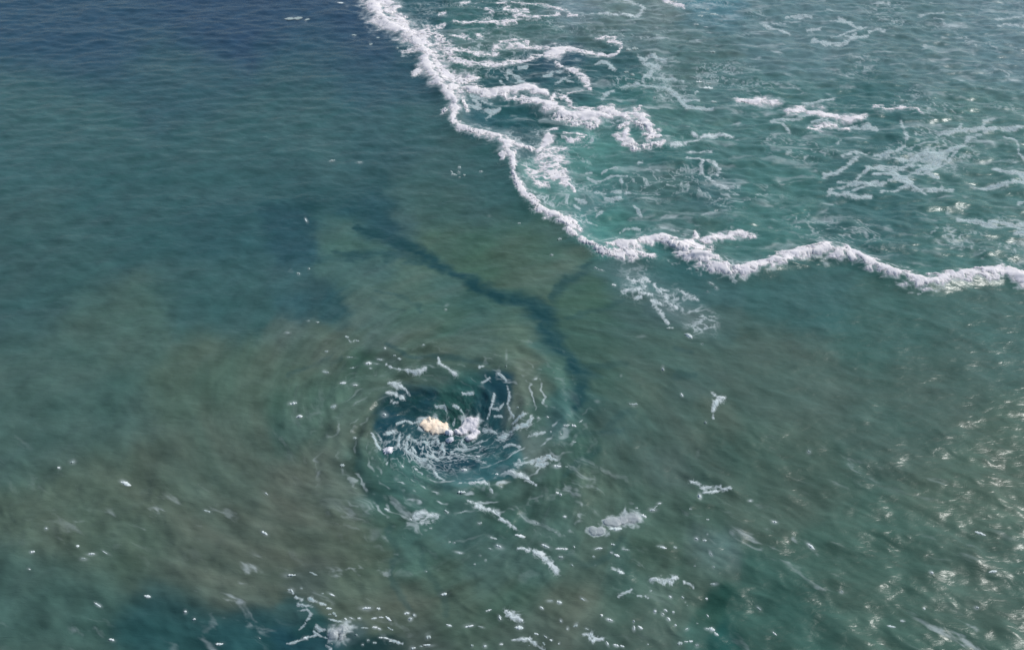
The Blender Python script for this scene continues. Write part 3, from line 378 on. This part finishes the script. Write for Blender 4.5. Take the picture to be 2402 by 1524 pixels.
t.links.new(mk.outputs[0], ro.inputs[0]); t.links.new(ro.outputs[0], b.inputs['Roughness'])
b.inputs['IOR'].default_value = 1.33; b.inputs['Specular IOR Level'].default_value = .25
mp = N(t, 'ShaderNodeMapping'); mp.inputs['Rotation'].default_value = (0, 0, .5); mp.inputs['Scale'].default_value = (.45, 1.1, 1)
t.links.new(geo.outputs['Position'], mp.inputs['Vector'])
n2 = N(t, 'ShaderNodeTexNoise'); n2.inputs['Scale'].default_value = 3.2; n2.inputs['Detail'].default_value = 4; n2.inputs['Distortion'].default_value = .6
t.links.new(mp.outputs[0], n2.inputs['Vector'])
bu = N(t, 'ShaderNodeBump'); bu.inputs['Strength'].default_value = .40; bu.inputs['Distance'].default_value = .10
t.links.new(n2.outputs['Fac'], bu.inputs['Height']); t.links.new(bu.outputs[0], b.inputs['Normal'])

def foam_mat(name, col, var, rough=.75, alpha=None):
    m, t, b = mat(name); geo = N(t, 'ShaderNodeNewGeometry')
    n = N(t, 'ShaderNodeTexNoise'); n.inputs['Scale'].default_value = 1.3; n.inputs['Detail'].default_value = 5; n.inputs['Roughness'].default_value = .55
    t.links.new(geo.outputs['Position'], n.inputs['Vector'])
    cr = N(t, 'ShaderNodeValToRGB'); cr.color_ramp.elements[0].position = .32; cr.color_ramp.elements[1].position = .6
    cr.color_ramp.elements[0].color = (*var, 1); cr.color_ramp.elements[1].color = (*col, 1)
    t.links.new(n.outputs['Fac'], cr.inputs[0]); t.links.new(cr.outputs[0], b.inputs['Base Color'])
    b.inputs['Roughness'].default_value = rough; b.inputs['Specular IOR Level'].default_value = .25
    n3 = N(t, 'ShaderNodeTexNoise'); n3.inputs['Scale'].default_value = 4; n3.inputs['Detail'].default_value = 5
    t.links.new(geo.outputs['Position'], n3.inputs['Vector'])
    bu = N(t, 'ShaderNodeBump'); bu.inputs['Strength'].default_value = .16; bu.inputs['Distance'].default_value = .10
    t.links.new(n3.outputs['Fac'], bu.inputs['Height']); t.links.new(bu.outputs[0], b.inputs['Normal'])
    if alpha:                                              # thin at the rims: the foam breaks up into bubbles there
        a = N(t, 'ShaderNodeAttribute', attribute_name='cover')
        n4 = N(t, 'ShaderNodeTexNoise'); n4.inputs['Scale'].default_value = 3.2; n4.inputs['Detail'].default_value = 6; n4.inputs['Roughness'].default_value = .7
        t.links.new(geo.outputs['Position'], n4.inputs['Vector'])
        k = N(t, 'ShaderNodeMath', operation='MULTIPLY_ADD'); k.inputs[1].default_value = .9; t.links.new(n4.outputs['Fac'], k.inputs[0]); t.links.new(a.outputs['Fac'], k.inputs[2])
        r = N(t, 'ShaderNodeMapRange', interpolation_type='SMOOTHSTEP'); r.inputs[1].default_value = alpha[0]; r.inputs[2].default_value = alpha[1]; r.inputs[4].default_value = alpha[2]
        t.links.new(k.outputs[0], r.inputs[0]); t.links.new(r.outputs[0], b.inputs['Alpha'])
    return m
FOAM = foam_mat('sea_foam', (.87, .83, .81), (.70, .68, .71), .75, (.52, 1.2, 1.0))  # bright cream and shaded lavender of the foam painted in as mottling
THIN = foam_mat('broken_foam', (.66, .73, .72), (.50, .60, .60), .75, (.65, 1.45, .95))
MOUND = foam_mat('mound_foam', (.84, .81, .83), (.60, .64, .68))
FLM = foam_mat('fleck_foam_glint', (.80, .86, .84), (.62, .72, .70), .75, (.6, 1.35, 1.0))
FLW = foam_mat('faint_fleck_foam_glint', (.52, .62, .60), (.36, .47, .45), .75, (.65, 1.5, .8))
PALE = foam_mat('thin_foam', (.52, .64, .64), (.34, .47, .48), .7, (.75, 1.5, .85))
CREAM = foam_mat('cream_foam', (1.0, .86, .68), (1.0, .79, .58), .75, (.5, .9, 1.0))
GREY = foam_mat('aerated_water', (.46, .50, .50), (.33, .39, .38), .4, (.6, 1.3, .85))

def mesh_obj(name, co, quads, m, attrs=None, smooth=True):
    me = bpy.data.meshes.new(name); me.vertices.add(len(co)); me.vertices.foreach_set('co', np.ascontiguousarray(co, np.float32).ravel())
    nq = len(quads); me.loops.add(nq * 4); me.loops.foreach_set('vertex_index', np.ascontiguousarray(quads, np.int32).ravel())
    me.polygons.add(nq); me.polygons.foreach_set('loop_start', np.arange(0, nq * 4, 4, dtype=np.int32)); me.polygons.foreach_set('loop_total', np.full(nq, 4, np.int32))
    if smooth: me.polygons.foreach_set('use_smooth', np.ones(nq, bool))
    for k, (ty, data) in (attrs or {}).items():
        a = me.attributes.new(k, ty, 'POINT'); a.data.foreach_set('color' if ty == 'FLOAT_COLOR' else 'value', np.ascontiguousarray(data, np.float32).ravel())
    me.materials.append(m); me.update(calc_edges=True)
    o = bpy.data.objects.new(name, me); C.objects.link(o); return o
def grid_quads(ny, nx):
    j, i = np.meshgrid(np.arange(ny - 1), np.arange(nx - 1), indexing='ij'); a = j * nx + i
    return np.stack([a, a + nx, a + nx + 1, a + 1], -1).reshape(-1, 4)

# ------------------------------------------------------------------ the sea
def growing(a, step, n, f):
    out = []
    for k in range(n): a += step; step *= f; out.append(a)
    return out
gx = np.concatenate([np.arange(-260, 640, 3.6), np.arange(640, 1712, 1.32), np.arange(1712, 2640, 3.2)])
gx = np.concatenate([np.array(growing(gx[0], -6, 26, 1.3))[::-1], gx, growing(gx[-1], 6, 26, 1.3)])
gy = np.arange(-60, 1545, 1.75)
up = [v for v in growing(gy[0], -2.5, 60, 1.06) if v > -690]
gy = np.concatenate([np.array(up)[::-1], gy, np.array([v for v in growing(gy[-1], 2.5, 70, 1.035) if v < 2500])])
PX, PY = np.meshgrid(gx, gy)
X, Y, tt = plan(PX, PY); X = X.astype(np.float32); Y = Y.astype(np.float32)
# colour
cgx = np.arange(-400, 2800, 8.0); cgy = np.arange(-160, 1680, 8.0)
CX, CY = np.meshgrid(cgx, cgy); num = np.zeros(CX.shape + (3,)); den = np.full(CX.shape, 1e-9)
lin = srgb2lin(TINT[:, 3:6])
for (x, y, r), c in zip(TINT[:, :3], lin):
    g = np.exp(-((CX - x) ** 2 + (CY - y) ** 2 * 1.25) / (r * .78) ** 2) + 1e-5 * np.exp(-np.hypot(CX - x, CY - y) / 60)
    num += g[..., None] * c; den += g
cmap = (num / den[..., None]).astype(np.float32)
sx, sy, r = swirl(X, Y, 1.3)
w1 = fbm(sx / 5, sy / 4, 4, 101); w2 = fbm(sx / 5, sy / 4, 4, 111)
QX = PX + w1 * 26; QY = PY + w2 * 16 * np.clip((PY + 300) / 1200, .3, 1)
fx = np.clip((QX - cgx[0]) / 8, 0, len(cgx) - 1.001); fy = np.clip((QY - cgy[0]) / 8, 0, len(cgy) - 1.001)
ix = fx.astype(int); iy = fy.astype(int); fx = (fx - ix)[..., None]; fy = (fy - iy)[..., None]
col = (cmap[iy, ix] * (1 - fx) + cmap[iy, ix + 1] * fx) * (1 - fy) + (cmap[iy + 1, ix] * (1 - fx) + cmap[iy + 1, ix + 1] * fx) * fy
m1 = fbm(sx / 2.2, sy / 1.7, 4, 121)                                   # silt billows, plus painted mottling for uneven surface reflection
wv = fbm(X / 1.7, Y / 1.5, 3, 231, .6); wu = fbm(X / 1.7, Y / 1.5, 3, 235, .6)
lr = np.log(r / 4 + .15); th = np.arctan2(Y - VC[1], X - VC[0])
def arms(n, k, ns, seed):                                              # spiral current bands, broken up along their length
    ph = n * th + k * lr + 1.6 * w1 + ns * wv
    return np.cos(ph) * (.35 + .65 * sstep(-.5, .5, fbm(X / 3.2, Y / 2.8, 2, seed)))
band = np.exp(-((np.log(r + .1) - math.log(7.0)) / .62) ** 2)
spir = band * (.5 * arms(2, -9, .8, 241) + .35 * arms(5, -17, 1.2, 245) + .25 * arms(9, -34, 1.6, 249))
m2 = fbm(X / 1.5 + w1, Y / 1.1 + w2, 3, 125)
col = col * np.clip(1 + .15 * m1 + .10 * m2 + .34 * spir + .19 * sstep(plan(0, 900)[1], plan(0, 1200)[1], Y) * fbm((X * .83 - Y * .56) / 3.2, (X * .56 + Y * .83) / 1.3, 3, 261, .55), .6, 1.5)[..., None]  # wavelets' light and dark painted in by m2 and the foreground fbm
col[..., 0] *= 1 + .10 * fbm(sx / 4, sy / 4, 2, 131)
for s, pts in CHAN:
    E, W, Q = paint(gx, gy, (PX + w1 * 11 + wv * 8).astype(np.float32), (PY + w2 * 7 + wu * 6).astype(np.float32), [(1, [(x, y, w_ * .74) for x, y, w_ in pts])], 40)
    k = (sstep(-.8, .75, E) * s)[..., None]
    deep = srgb2lin([38, 77, 82])
    k = k * (.90 + .4 * np.clip(wv, -.6, .25))[..., None]; col = col * (1 - k) + np.minimum(col, deep) * k
GAIN = np.array([.96, .98, .93])
col = col * (1 - .08 * sstep(0, 4, X - np.interp(Y, [plan(0, y)[1] for y in (1524, 660, 600, 480, 340, 200, 0)], [200, 60, plan(1440, 600)[0], plan(1250, 480)[0], plan(1180, 340)[0], plan(1040, 200)[0], plan(860, 0)[0]])))[..., None]
lum = col.mean(-1, keepdims=True); col = col * .90 + lum * .10
for s, pts in [(.85, [(905, 985, 20), (925, 950, 24), (960, 925, 22), (1000, 925, 18)]), (.8, [(900, 1000, 16), (925, 1035, 22), (965, 1050, 20), (1010, 1048, 26), (1060, 1070, 22), (1095, 1078, 14)]), (.85, [(1150, 890, 18), (1180, 905, 20), (1185, 935, 18)]),
               (.6, [(1140, 950, 22), (1180, 975, 20), (1170, 1000, 18)]), (.6, [(960, 990, 30), (1040, 1015, 30)]), (.5, [(1140, 1040, 18), (1200, 1040, 12)])]:
    E, W, Q = paint(gx, gy, (PX + w1 * 14 + wv * 9).astype(np.float32), (PY + w2 * 9 + wu * 7).astype(np.float32), [(1, pts)], 40)
    k = (sstep(-1.1, .7, E) * s)[..., None]; col = col * (1 - k) + np.minimum(col, srgb2lin([36, 70, 82])) * k
alb = np.clip(col * GAIN - np.array([.006, .005, .006]), .004, .8)
# froth that lies flat on the water
allst = [s for o in OBJ for s in o[4]]
D = foam_field(gx, gy, X, Y, allst, fine=False)
FILM = [(.5, [(x + 16 + w_ * .6, y - 9, w_ * .8 + 10) for x, y, w_ in FRONT[1:-4]]), (.5, [(x - 2, y - 14, w_ * .7 + 8) for x, y, w_ in FRONT2[:13]]), (.5, [(x + 2, y + 6, w_ + 9) for x, y, w_ in SEC + SEC2]),
        (.5, [(1060, 100, 24), (1150, 95, 26), (1260, 105, 22), (1330, 115, 18)]), (.55, [(1260, 330, 30), (1275, 400, 46), (1330, 440, 40), (1380, 470, 34)]), (.45, [(1250, 460, 24), (1320, 500, 26)]), (.45, [(1540, 160, 34), (1560, 215, 30)]), (.4, [(1480, 650, 34), (1560, 700, 40), (1650, 760, 34)])]
E, W, Q = paint(gx, gy, PX.astype(np.float32), PY.astype(np.float32), FILM, 50)
film = sstep(-.8, .9, E)
froth = .72 * sstep(-1.0, .7, D)
filmnet = 1 - np.abs(fbm(X / 1.5 + .5 * w1, Y / 1.4 + .5 * w2, 4, 271, .6)) * 3
froth = np.maximum(froth, film * (.20 + .55 * np.clip(filmnet, 0, 1) * sstep(-.5, .5, fbm(X / 3, Y / 3, 2, 275))))
lineX = np.interp(Y, [plan(0, y)[1] for y in (1524, 660, 600, 480, 340, 200, 0)][::1], [200, 60, plan(1440, 600)[0], plan(1250, 480)[0], plan(1180, 340)[0], plan(1040, 200)[0], plan(860, 0)[0]])
surf = sstep(0, 4, X - lineX)
vein = 1 - np.abs(fbm(X / 2.2 + .6 * w1, Y / 2.0 + .6 * w2, 4, 141, .62)) * 4.2
patch = sstep(-.1, .6, fbm(X / 9, Y / 9, 2, 151))
froth = np.maximum(froth, surf * np.clip(vein, 0, 1) * patch * .55)
st1 = fbm(X / 5.0 + .5 * w1, Y / 1.9 + .5 * w2, 4, 181, .6); st2 = fbm(X / 2.2 + .6 * w1, Y / 1.0 + .5 * w2, 3, 186, .6)
froth = np.maximum(froth, surf * (.34 * sstep(-.05, 1.0, st1) + .26 * sstep(.15, .95, st2) * sstep(-.4, .5, st1)))
calm = (1 - surf) * sstep(plan(0, 700)[1], plan(0, 250)[1], Y)
froth = np.maximum(froth, calm * .10 * sstep(0, .9, fbm(X / 3.5, Y / 1.2, 3, 191, .6)))
def threads(n, k, a, seed):                                            # foam drawn out into threads along the spiral
    ph = n * th + k * lr + 2.4 * w1 + 1.6 * wv
    return sstep(a, 1, np.cos(ph)) * sstep(-.05, .65, fbm(X / 1.8, Y / 1.5, 3, seed, .6))
reach = np.exp(-((np.log(r + .1) - math.log(6.2)) / .42) ** 2)
side_w = .45 + .55 * sstep(-4, 5, (X - VC[0]) - (Y - VC[1]))
froth = np.maximum(froth, reach * side_w * .62 * np.maximum(threads(7, -22, .80, 281), threads(13, -44, .70, 285)))
eye = np.exp(-(r / 4.4) ** 4)
vx, vy, _ = swirl(X, Y, 1.8)
vein2 = 1 - np.abs(fbm(vx / .95 + .3 * w1, vy / .95 + .3 * w2, 3, 161, .6)) * 4.2
lower = sstep(0, -2.5, (Y - VC[1]) - 1.0)
froth = np.maximum(froth, eye * np.clip(vein2, 0, 1) * (.20 + .55 * lower))
vein3 = 1 - np.abs(fbm(vx / .55 + .4 * wv, vy / .55 + .4 * wu, 3, 165, .6)) * 3.6
froth = np.maximum(froth, np.exp(-(r / 4.0) ** 6) * np.clip(vein3, 0, 1) * (.06 + .42 * lower) * sstep(-.5, .4, wv + wu))
near = sstep(plan(0, 900)[1], plan(0, 1250)[1], Y)
gl = crest(sx, sy, -.70, .95, 2.0, 13); gp = sstep(.15, .6, perlin(X / 3, Y / 3, 171))
ca, sa = math.cos(-.60), math.sin(-.60); ux, uy = (X * ca + Y * sa), (-X * sa + Y * ca)
sm1 = fbm(ux / 2.6 + .5 * w1, uy / .85 + .5 * w2, 4, 195, .6); zn = sstep(-.2, .7, fbm(X / 6, Y / 5, 2, 199))
froth = np.maximum(froth, near * (.12 + .88 * zn) * .46 * sstep(.05, 1.0, sm1))
hx, hy, _ = swirl(X, Y, 2.1, 7.0)
ring = np.exp(-((r - 7.5) / 5.0) ** 2)
fl = fbm(hx / 2.4, hy / 1.8, 4, 211, .6)
froth = np.maximum(froth, ring * .17 * sstep(.15, .95, fl))
froth = np.maximum(froth, band * .42 * sstep(.2, .9, spir / (band + .05)) * sstep(-.1, .7, wu + wv))
for x, y, L, wd, an, st in FLECKS:                                      # thin wet froth round each fleck
    a = math.radians(an); m = L + 12
    i0, i1 = np.searchsorted(gx, [x - m, x + m]); j0, j1 = np.searchsorted(gy, [y - m, y + m])
    if i1 <= i0 or j1 <= j0: continue
    sl = (slice(j0, j1), slice(i0, i1)); dx = PX[sl] - x + w1[sl] * 3; dy = PY[sl] - y + w2[sl] * 2
    u = (dx * math.cos(a) + dy * math.sin(a)) / (L * .62); v = (-dx * math.sin(a) + dy * math.cos(a)) / (wd * .85)
    froth[sl] = np.maximum(froth[sl], np.exp(-(u * u * .7 + v * v * .6)) * (.10 + .26 * st) * np.clip(1 + .9 * m2[sl], .2, 1.6))
fade = (np.clip(1 - (np.abs(PX - 1201) - 1700) / 1500, 0, 1) * np.clip(1 + (PY + 60) / 600, 0, 1)).astype(np.float32)
Z = height(X, Y, fade)
co = np.stack([X, Y, Z], -1).reshape(-1, 3)
rgba = np.concatenate([alb, np.ones(alb.shape[:2] + (1,))], -1).reshape(-1, 4)
quads = grid_quads(len(gy), len(gx))[:, ::-1]
ny, nx = len(gy), len(gx)
sea = mesh_obj('water', co, quads[:, ::-1], wm, {'silt_wave_tone': ('FLOAT_COLOR', rgba), 'froth': ('FLOAT', np.clip(froth, 0, 1).ravel())})
# the sea goes on to the horizon and behind the viewpoint: rows of growing size joined to the same surface in plan
def apron(name, ya, yb, n):
    ys = np.linspace(0, 1, n) ** 2.2 * (yb - ya) + ya
    xs = np.concatenate([-np.geomspace(6000, 40, 24), np.linspace(-36, 36, 19), np.geomspace(40, 6000, 24)])
    AX, AY = np.meshgrid(xs, ys); cc = np.tile(np.array([*srgb2lin([60, 98, 102]) , 1]), (AX.size, 1))
    return mesh_obj(name, np.stack([AX, AY, np.full(AX.shape, -.55)], -1).reshape(-1, 3), grid_quads(len(ys), len(xs))[:, ::-1] if yb < ya else grid_quads(len(ys), len(xs))[:, ::-1], wm, {'silt_wave_tone': ('FLOAT_COLOR', cc), 'froth': ('FLOAT', np.zeros(AX.size))})
far_w = apron('open_water', Y[0, 0] - 60, 9000, 60); near_w = apron('near_water', Y[-1, 0] + .6, -800, 30)
for o in (sea, far_w, near_w): o['kind'] = 'structure'
print('sea', time.time() - T0, len(co))

# ------------------------------------------------------------------ foam bodies
def tag(o, label, cat, group=None):
    o['label'] = label; o['category'] = cat
    if group: o['group'] = group
LACY = {'foam_lace', 'foam_wisp', 'foam_curl'}
def build_foam(name, label, cat, lift, strokes, k):
    xs = [p[0] for _, s in strokes for p in s]; ys = [p[1] for _, s in strokes for p in s]
    x0, x1, y0, y1 = max(-60, min(xs) - 34), min(2470, max(xs) + 34), max(-50, min(ys) - 26), max(ys) + 26
    inside = max(xs) < 1760
    st = 1.0 if inside else 1.5
    fx, fy = np.arange(x0, x1, st), np.arange(y0, y1, st * .85)
    FX, FY = np.meshgrid(fx, fy); WX, WY, _ = plan(FX, FY); WX = WX.astype(np.float32); WY = WY.astype(np.float32)
    hump = 'mound' in name or 'hump' in name
    D = foam_field(fx, fy, WX, WY, strokes, body=hump)
    cov = sstep(.12, .95, D)
    bil = .75 + .5 * perlin(WX / 2.4, WY / 2.4, 200) + .07 * perlin(WX / .9, WY / .9, 205)
    wide = sstep(.1, .9, D)
    if name in LACY or lift < .12: lift = .04
    if hump: bil = .95 + .25 * (bil - .75) + .05 * fbm(WX / .35, WY / .35, 3, 215); wide = np.sqrt(np.clip((D + .05) / 1.35, 0, 1))
    z = height(WX, WY) + .012 + lift * (.24 if name == 'foam_line' else .30) * wide ** 1.1 * bil
    keep = D > -.28
    q = grid_quads(len(fy), len(fx)); kv = keep.ravel(); q = q[kv[q].all(1)]
    if not len(q): return None
    used = np.unique(q); mp = np.full(kv.size, -1, np.int64); mp[used] = np.arange(len(used))
    co = np.stack([WX, WY, z], -1).reshape(-1, 3)[used]
    o = mesh_obj(name, co, mp[q], GREY if name == 'water_hump' else CREAM if label.startswith('bright cream') else PALE if name in LACY else (THIN if lift < .12 else FOAM), {'cover': ('FLOAT', sstep(-.28, .95, D).ravel()[used])})
    tag(o, label, cat)
    if name in ('foam_lace', 'foam_wisp'): o['kind'] = 'stuff'
    return o
ntri = 0
side = 0
ords = ['nearest', 'second nearest', 'third nearest', 'fourth nearest', 'fifth nearest', 'sixth nearest', 'seventh nearest', 'eighth nearest', 'ninth nearest', 'farthest']
sidelist = sorted([o for o in OBJ if isinstance(o[1], list)], key=lambda o: -o[4][0][1][0][1])
for k, (name, label, cat, lift, st) in enumerate(OBJ):
    if isinstance(label, list):
        label = 'loose foam wisps far right of the whirlpool, %s group to the viewer' % ords[[id(o) for o in sidelist].index(id(OBJ[k]))]
    o = build_foam(name, label, cat, lift, st, k)
    if o: ntri += len(o.data.polygons) * 2
print('foam', time.time() - T0, ntri)

# foam mounds and humps of aerated water
def mound(name, label, cat, px, py, rx, ry, h, material, seed, outline=.25, rough=.2, slope=0, soft=0):
    cx, cy, t = plan(px, py)
    ax = plan(px + rx, py)[0] - cx; ay = abs(plan(px, py - ry)[1] - plan(px, py + ry)[1]) / 2
    na, nr = 96, 30
    th = np.linspace(0, 2 * np.pi, na, endpoint=False); rr = np.linspace(0, 1, nr)
    R, TH = np.meshgrid(rr, th, indexing='ij')
    o1 = 1 + outline * fbm(np.cos(TH) * 1.6, np.sin(TH) * 1.6, 4, seed, .75)
    o1 = 1 + (o1 - 1) * R ** 3
    x = cx + np.cos(TH) * R * ax * o1; y = cy + np.sin(TH) * R * ay * o1
    prof = np.sqrt(np.clip(1 - R ** 2.2, 0, 1))
    z = height(x, y) + h * prof * (1 + rough * fbm(x / .5, y / .5, 4, seed + 9) + slope * (x - cx) / ax) - .06
    co = np.stack([x, y, z], -1).reshape(-1, 3)
    q = []
    for i in range(nr - 1):
        for j in range(na):
            a = i * na + j; b2 = i * na + (j + 1) % na
            q.append((a, a + na, b2 + na, b2))
    o = mesh_obj(name, co, np.array(q), material, {'cover': ('FLOAT', np.clip((1.08 - R - soft * .4 * (1 + np.sin(TH - .6)) * R) * 1.6 + .1 * fbm(x / .3, y / .3, 3, seed), 0, 1))}); tag(o, label, cat)
    return o
mound('foam_mound', 'small white foam knob joining the cream mound and the white dome', 'foam mound', 1052, 994, 11, 7, .25, MOUND, 321, .3, .3)
mound('foam_mound', 'tiny pale foam knob just below the gap between cream mound and white dome', 'foam mound', 1054, 1012, 9, 7, .2, MOUND, 331, .3, .3)
mound('foam_mound', 'pointed white foam clump at the lower left rim of the whirlpool', 'foam mound', 909, 1050, 13, 9, .25, MOUND, 341, .4, .3)

# flecks: white foam, and sun glints modelled the same way
VAR = []
for v in range(18):
    nu, nv = 19, 7; cl = v % 9
    U, V = np.meshgrid(np.linspace(-1, 1, nu), np.linspace(-1, 1, nv))
    wdt = np.sqrt(np.clip(1 - U ** 2, 0, 1)) * (1 + .6 * fbm(U * 2.3, 0 * U + v * 3.1, 3, 400 + v)) + .05
    x = U * .5; y = V * .5 * wdt + .18 * perlin(U * 1.5, 0 * U + 7.7 * v, 420 + v)
    z = (1 - V ** 2) * wdt * (.5 + .5 * sstep(-.35, .3, fbm(U * 3.5, V * .8, 3, 440 + v))) - .22
    o = mesh_obj('foam_glint_fleck', np.stack([x, y, z], -1).reshape(-1, 3), grid_quads(nv, nu), FLM if v < 9 else FLW, {'cover': ('FLOAT', np.clip((1 - V ** 2) * (1 - U ** 6) * 1.1 - .35 * sstep(.1, .7, perlin(U * 2.2 + v * .37, V * .7 + v, 460 + v)), 0, 1))})
    VAR.append(o.data); bpy.data.objects.remove(o)
def zone(x, y):
    if x < 667 or x > 1685: return ('far left' if x < 667 else 'far right') + ' in the foreground'
    if y > 1370: return ('in the lower left corner' if x < 930 else 'at the bottom below the whirlpool' if x < 1240 else 'at the bottom right of centre' if x < 1500 else 'in the lower right corner')
    if y > 1110: return ('left below the whirlpool' if x < 1020 else 'below the whirlpool' if x < 1240 else 'left of the grey hump' if x < 1400 else 'around the grey hump of water' if x < 1530 else 'right of the grey hump of water')
    if y > 800:
        return ('left of the whirlpool' if x < 885 else 'on the whirlpool' if x < 1215 else 'on the right flank of the whirlpool' if x < 1400 else 'at the right edge beside the whirlpool')
    if x < 900: return 'on calm water at the upper left' if y < 560 else 'at the upper left of the whirlpool'
    if y > 610: return 'below the foam front at the right' if x > 1300 else 'just above the whirlpool'
    line = np.interp(y, [0, 200, 340, 480, 600], [880, 1040, 1180, 1250, 1420])
    return 'on the calm side of the front' if x < line else 'in the upper right surf'
NTH = ['leftmost', 'second from left', 'third from left', 'fourth from left', 'fifth from left', 'sixth from left', 'seventh from left', 'eighth from left', 'ninth from left', 'tenth from left', 'eleventh from left', 'twelfth from left'] + ['%dth from left' % k for k in range(13, 60)]
by_zone = {}
kz = 0
for x, y, L, wd, an, st in FLECKS:
    if st < .45: continue
    a = math.radians(an); hx, hy = math.cos(a) * L / 2, math.sin(a) * L / 2
    p0 = plan(x - hx, y - hy); p1 = plan(x + hx, y + hy); wx, wy = -math.sin(a) * wd / 2, math.cos(a) * wd / 2
    q0 = plan(x - wx, y - wy); q1 = plan(x + wx, y + wy)
    Lw = math.hypot(p1[0] - p0[0], p1[1] - p0[1]); Ww = math.hypot(q1[0] - q0[0], q1[1] - q0[1])
    o = bpy.data.objects.new('foam_glint_fleck', VAR[kz % 9 + (9 if st < .75 else 0)]); kz += 1; C.objects.link(o)
    cx, cy, _ = plan(x, y)
    o.location = (cx, cy, float(height(np.array([cx]), np.array([cy]))[0]) - .005)
    o.rotation_euler = (0, 0, math.atan2(p1[1] - p0[1], p1[0] - p0[0]))
    fs = random.choice([.65, .85, 1.0, 1.25]); o.scale = (Lw * 1.15 * fs, Ww * 1.0 * fs, min(.10, Ww * .35) * (.6 + .6 * st))
    zn = zone(x, y)
    size = 'long thin' if L > 2.6 * wd else ('tiny round' if L < 1.5 * wd else 'short')
    by_zone.setdefault((size, zn), []).append((x, o))
for (size, zn), lst in by_zone.items():
    lst.sort(key=lambda p: p[0])
    for k, (x, o) in enumerate(lst):
        tag(o, '%s white foam and glint fleck %s' % (size, zn) + (', ' + NTH[k] if len(lst) > 1 else ''), 'foam fleck', '%s foam flecks %s' % (size, zn))
print('done', time.time() - T0, kz)
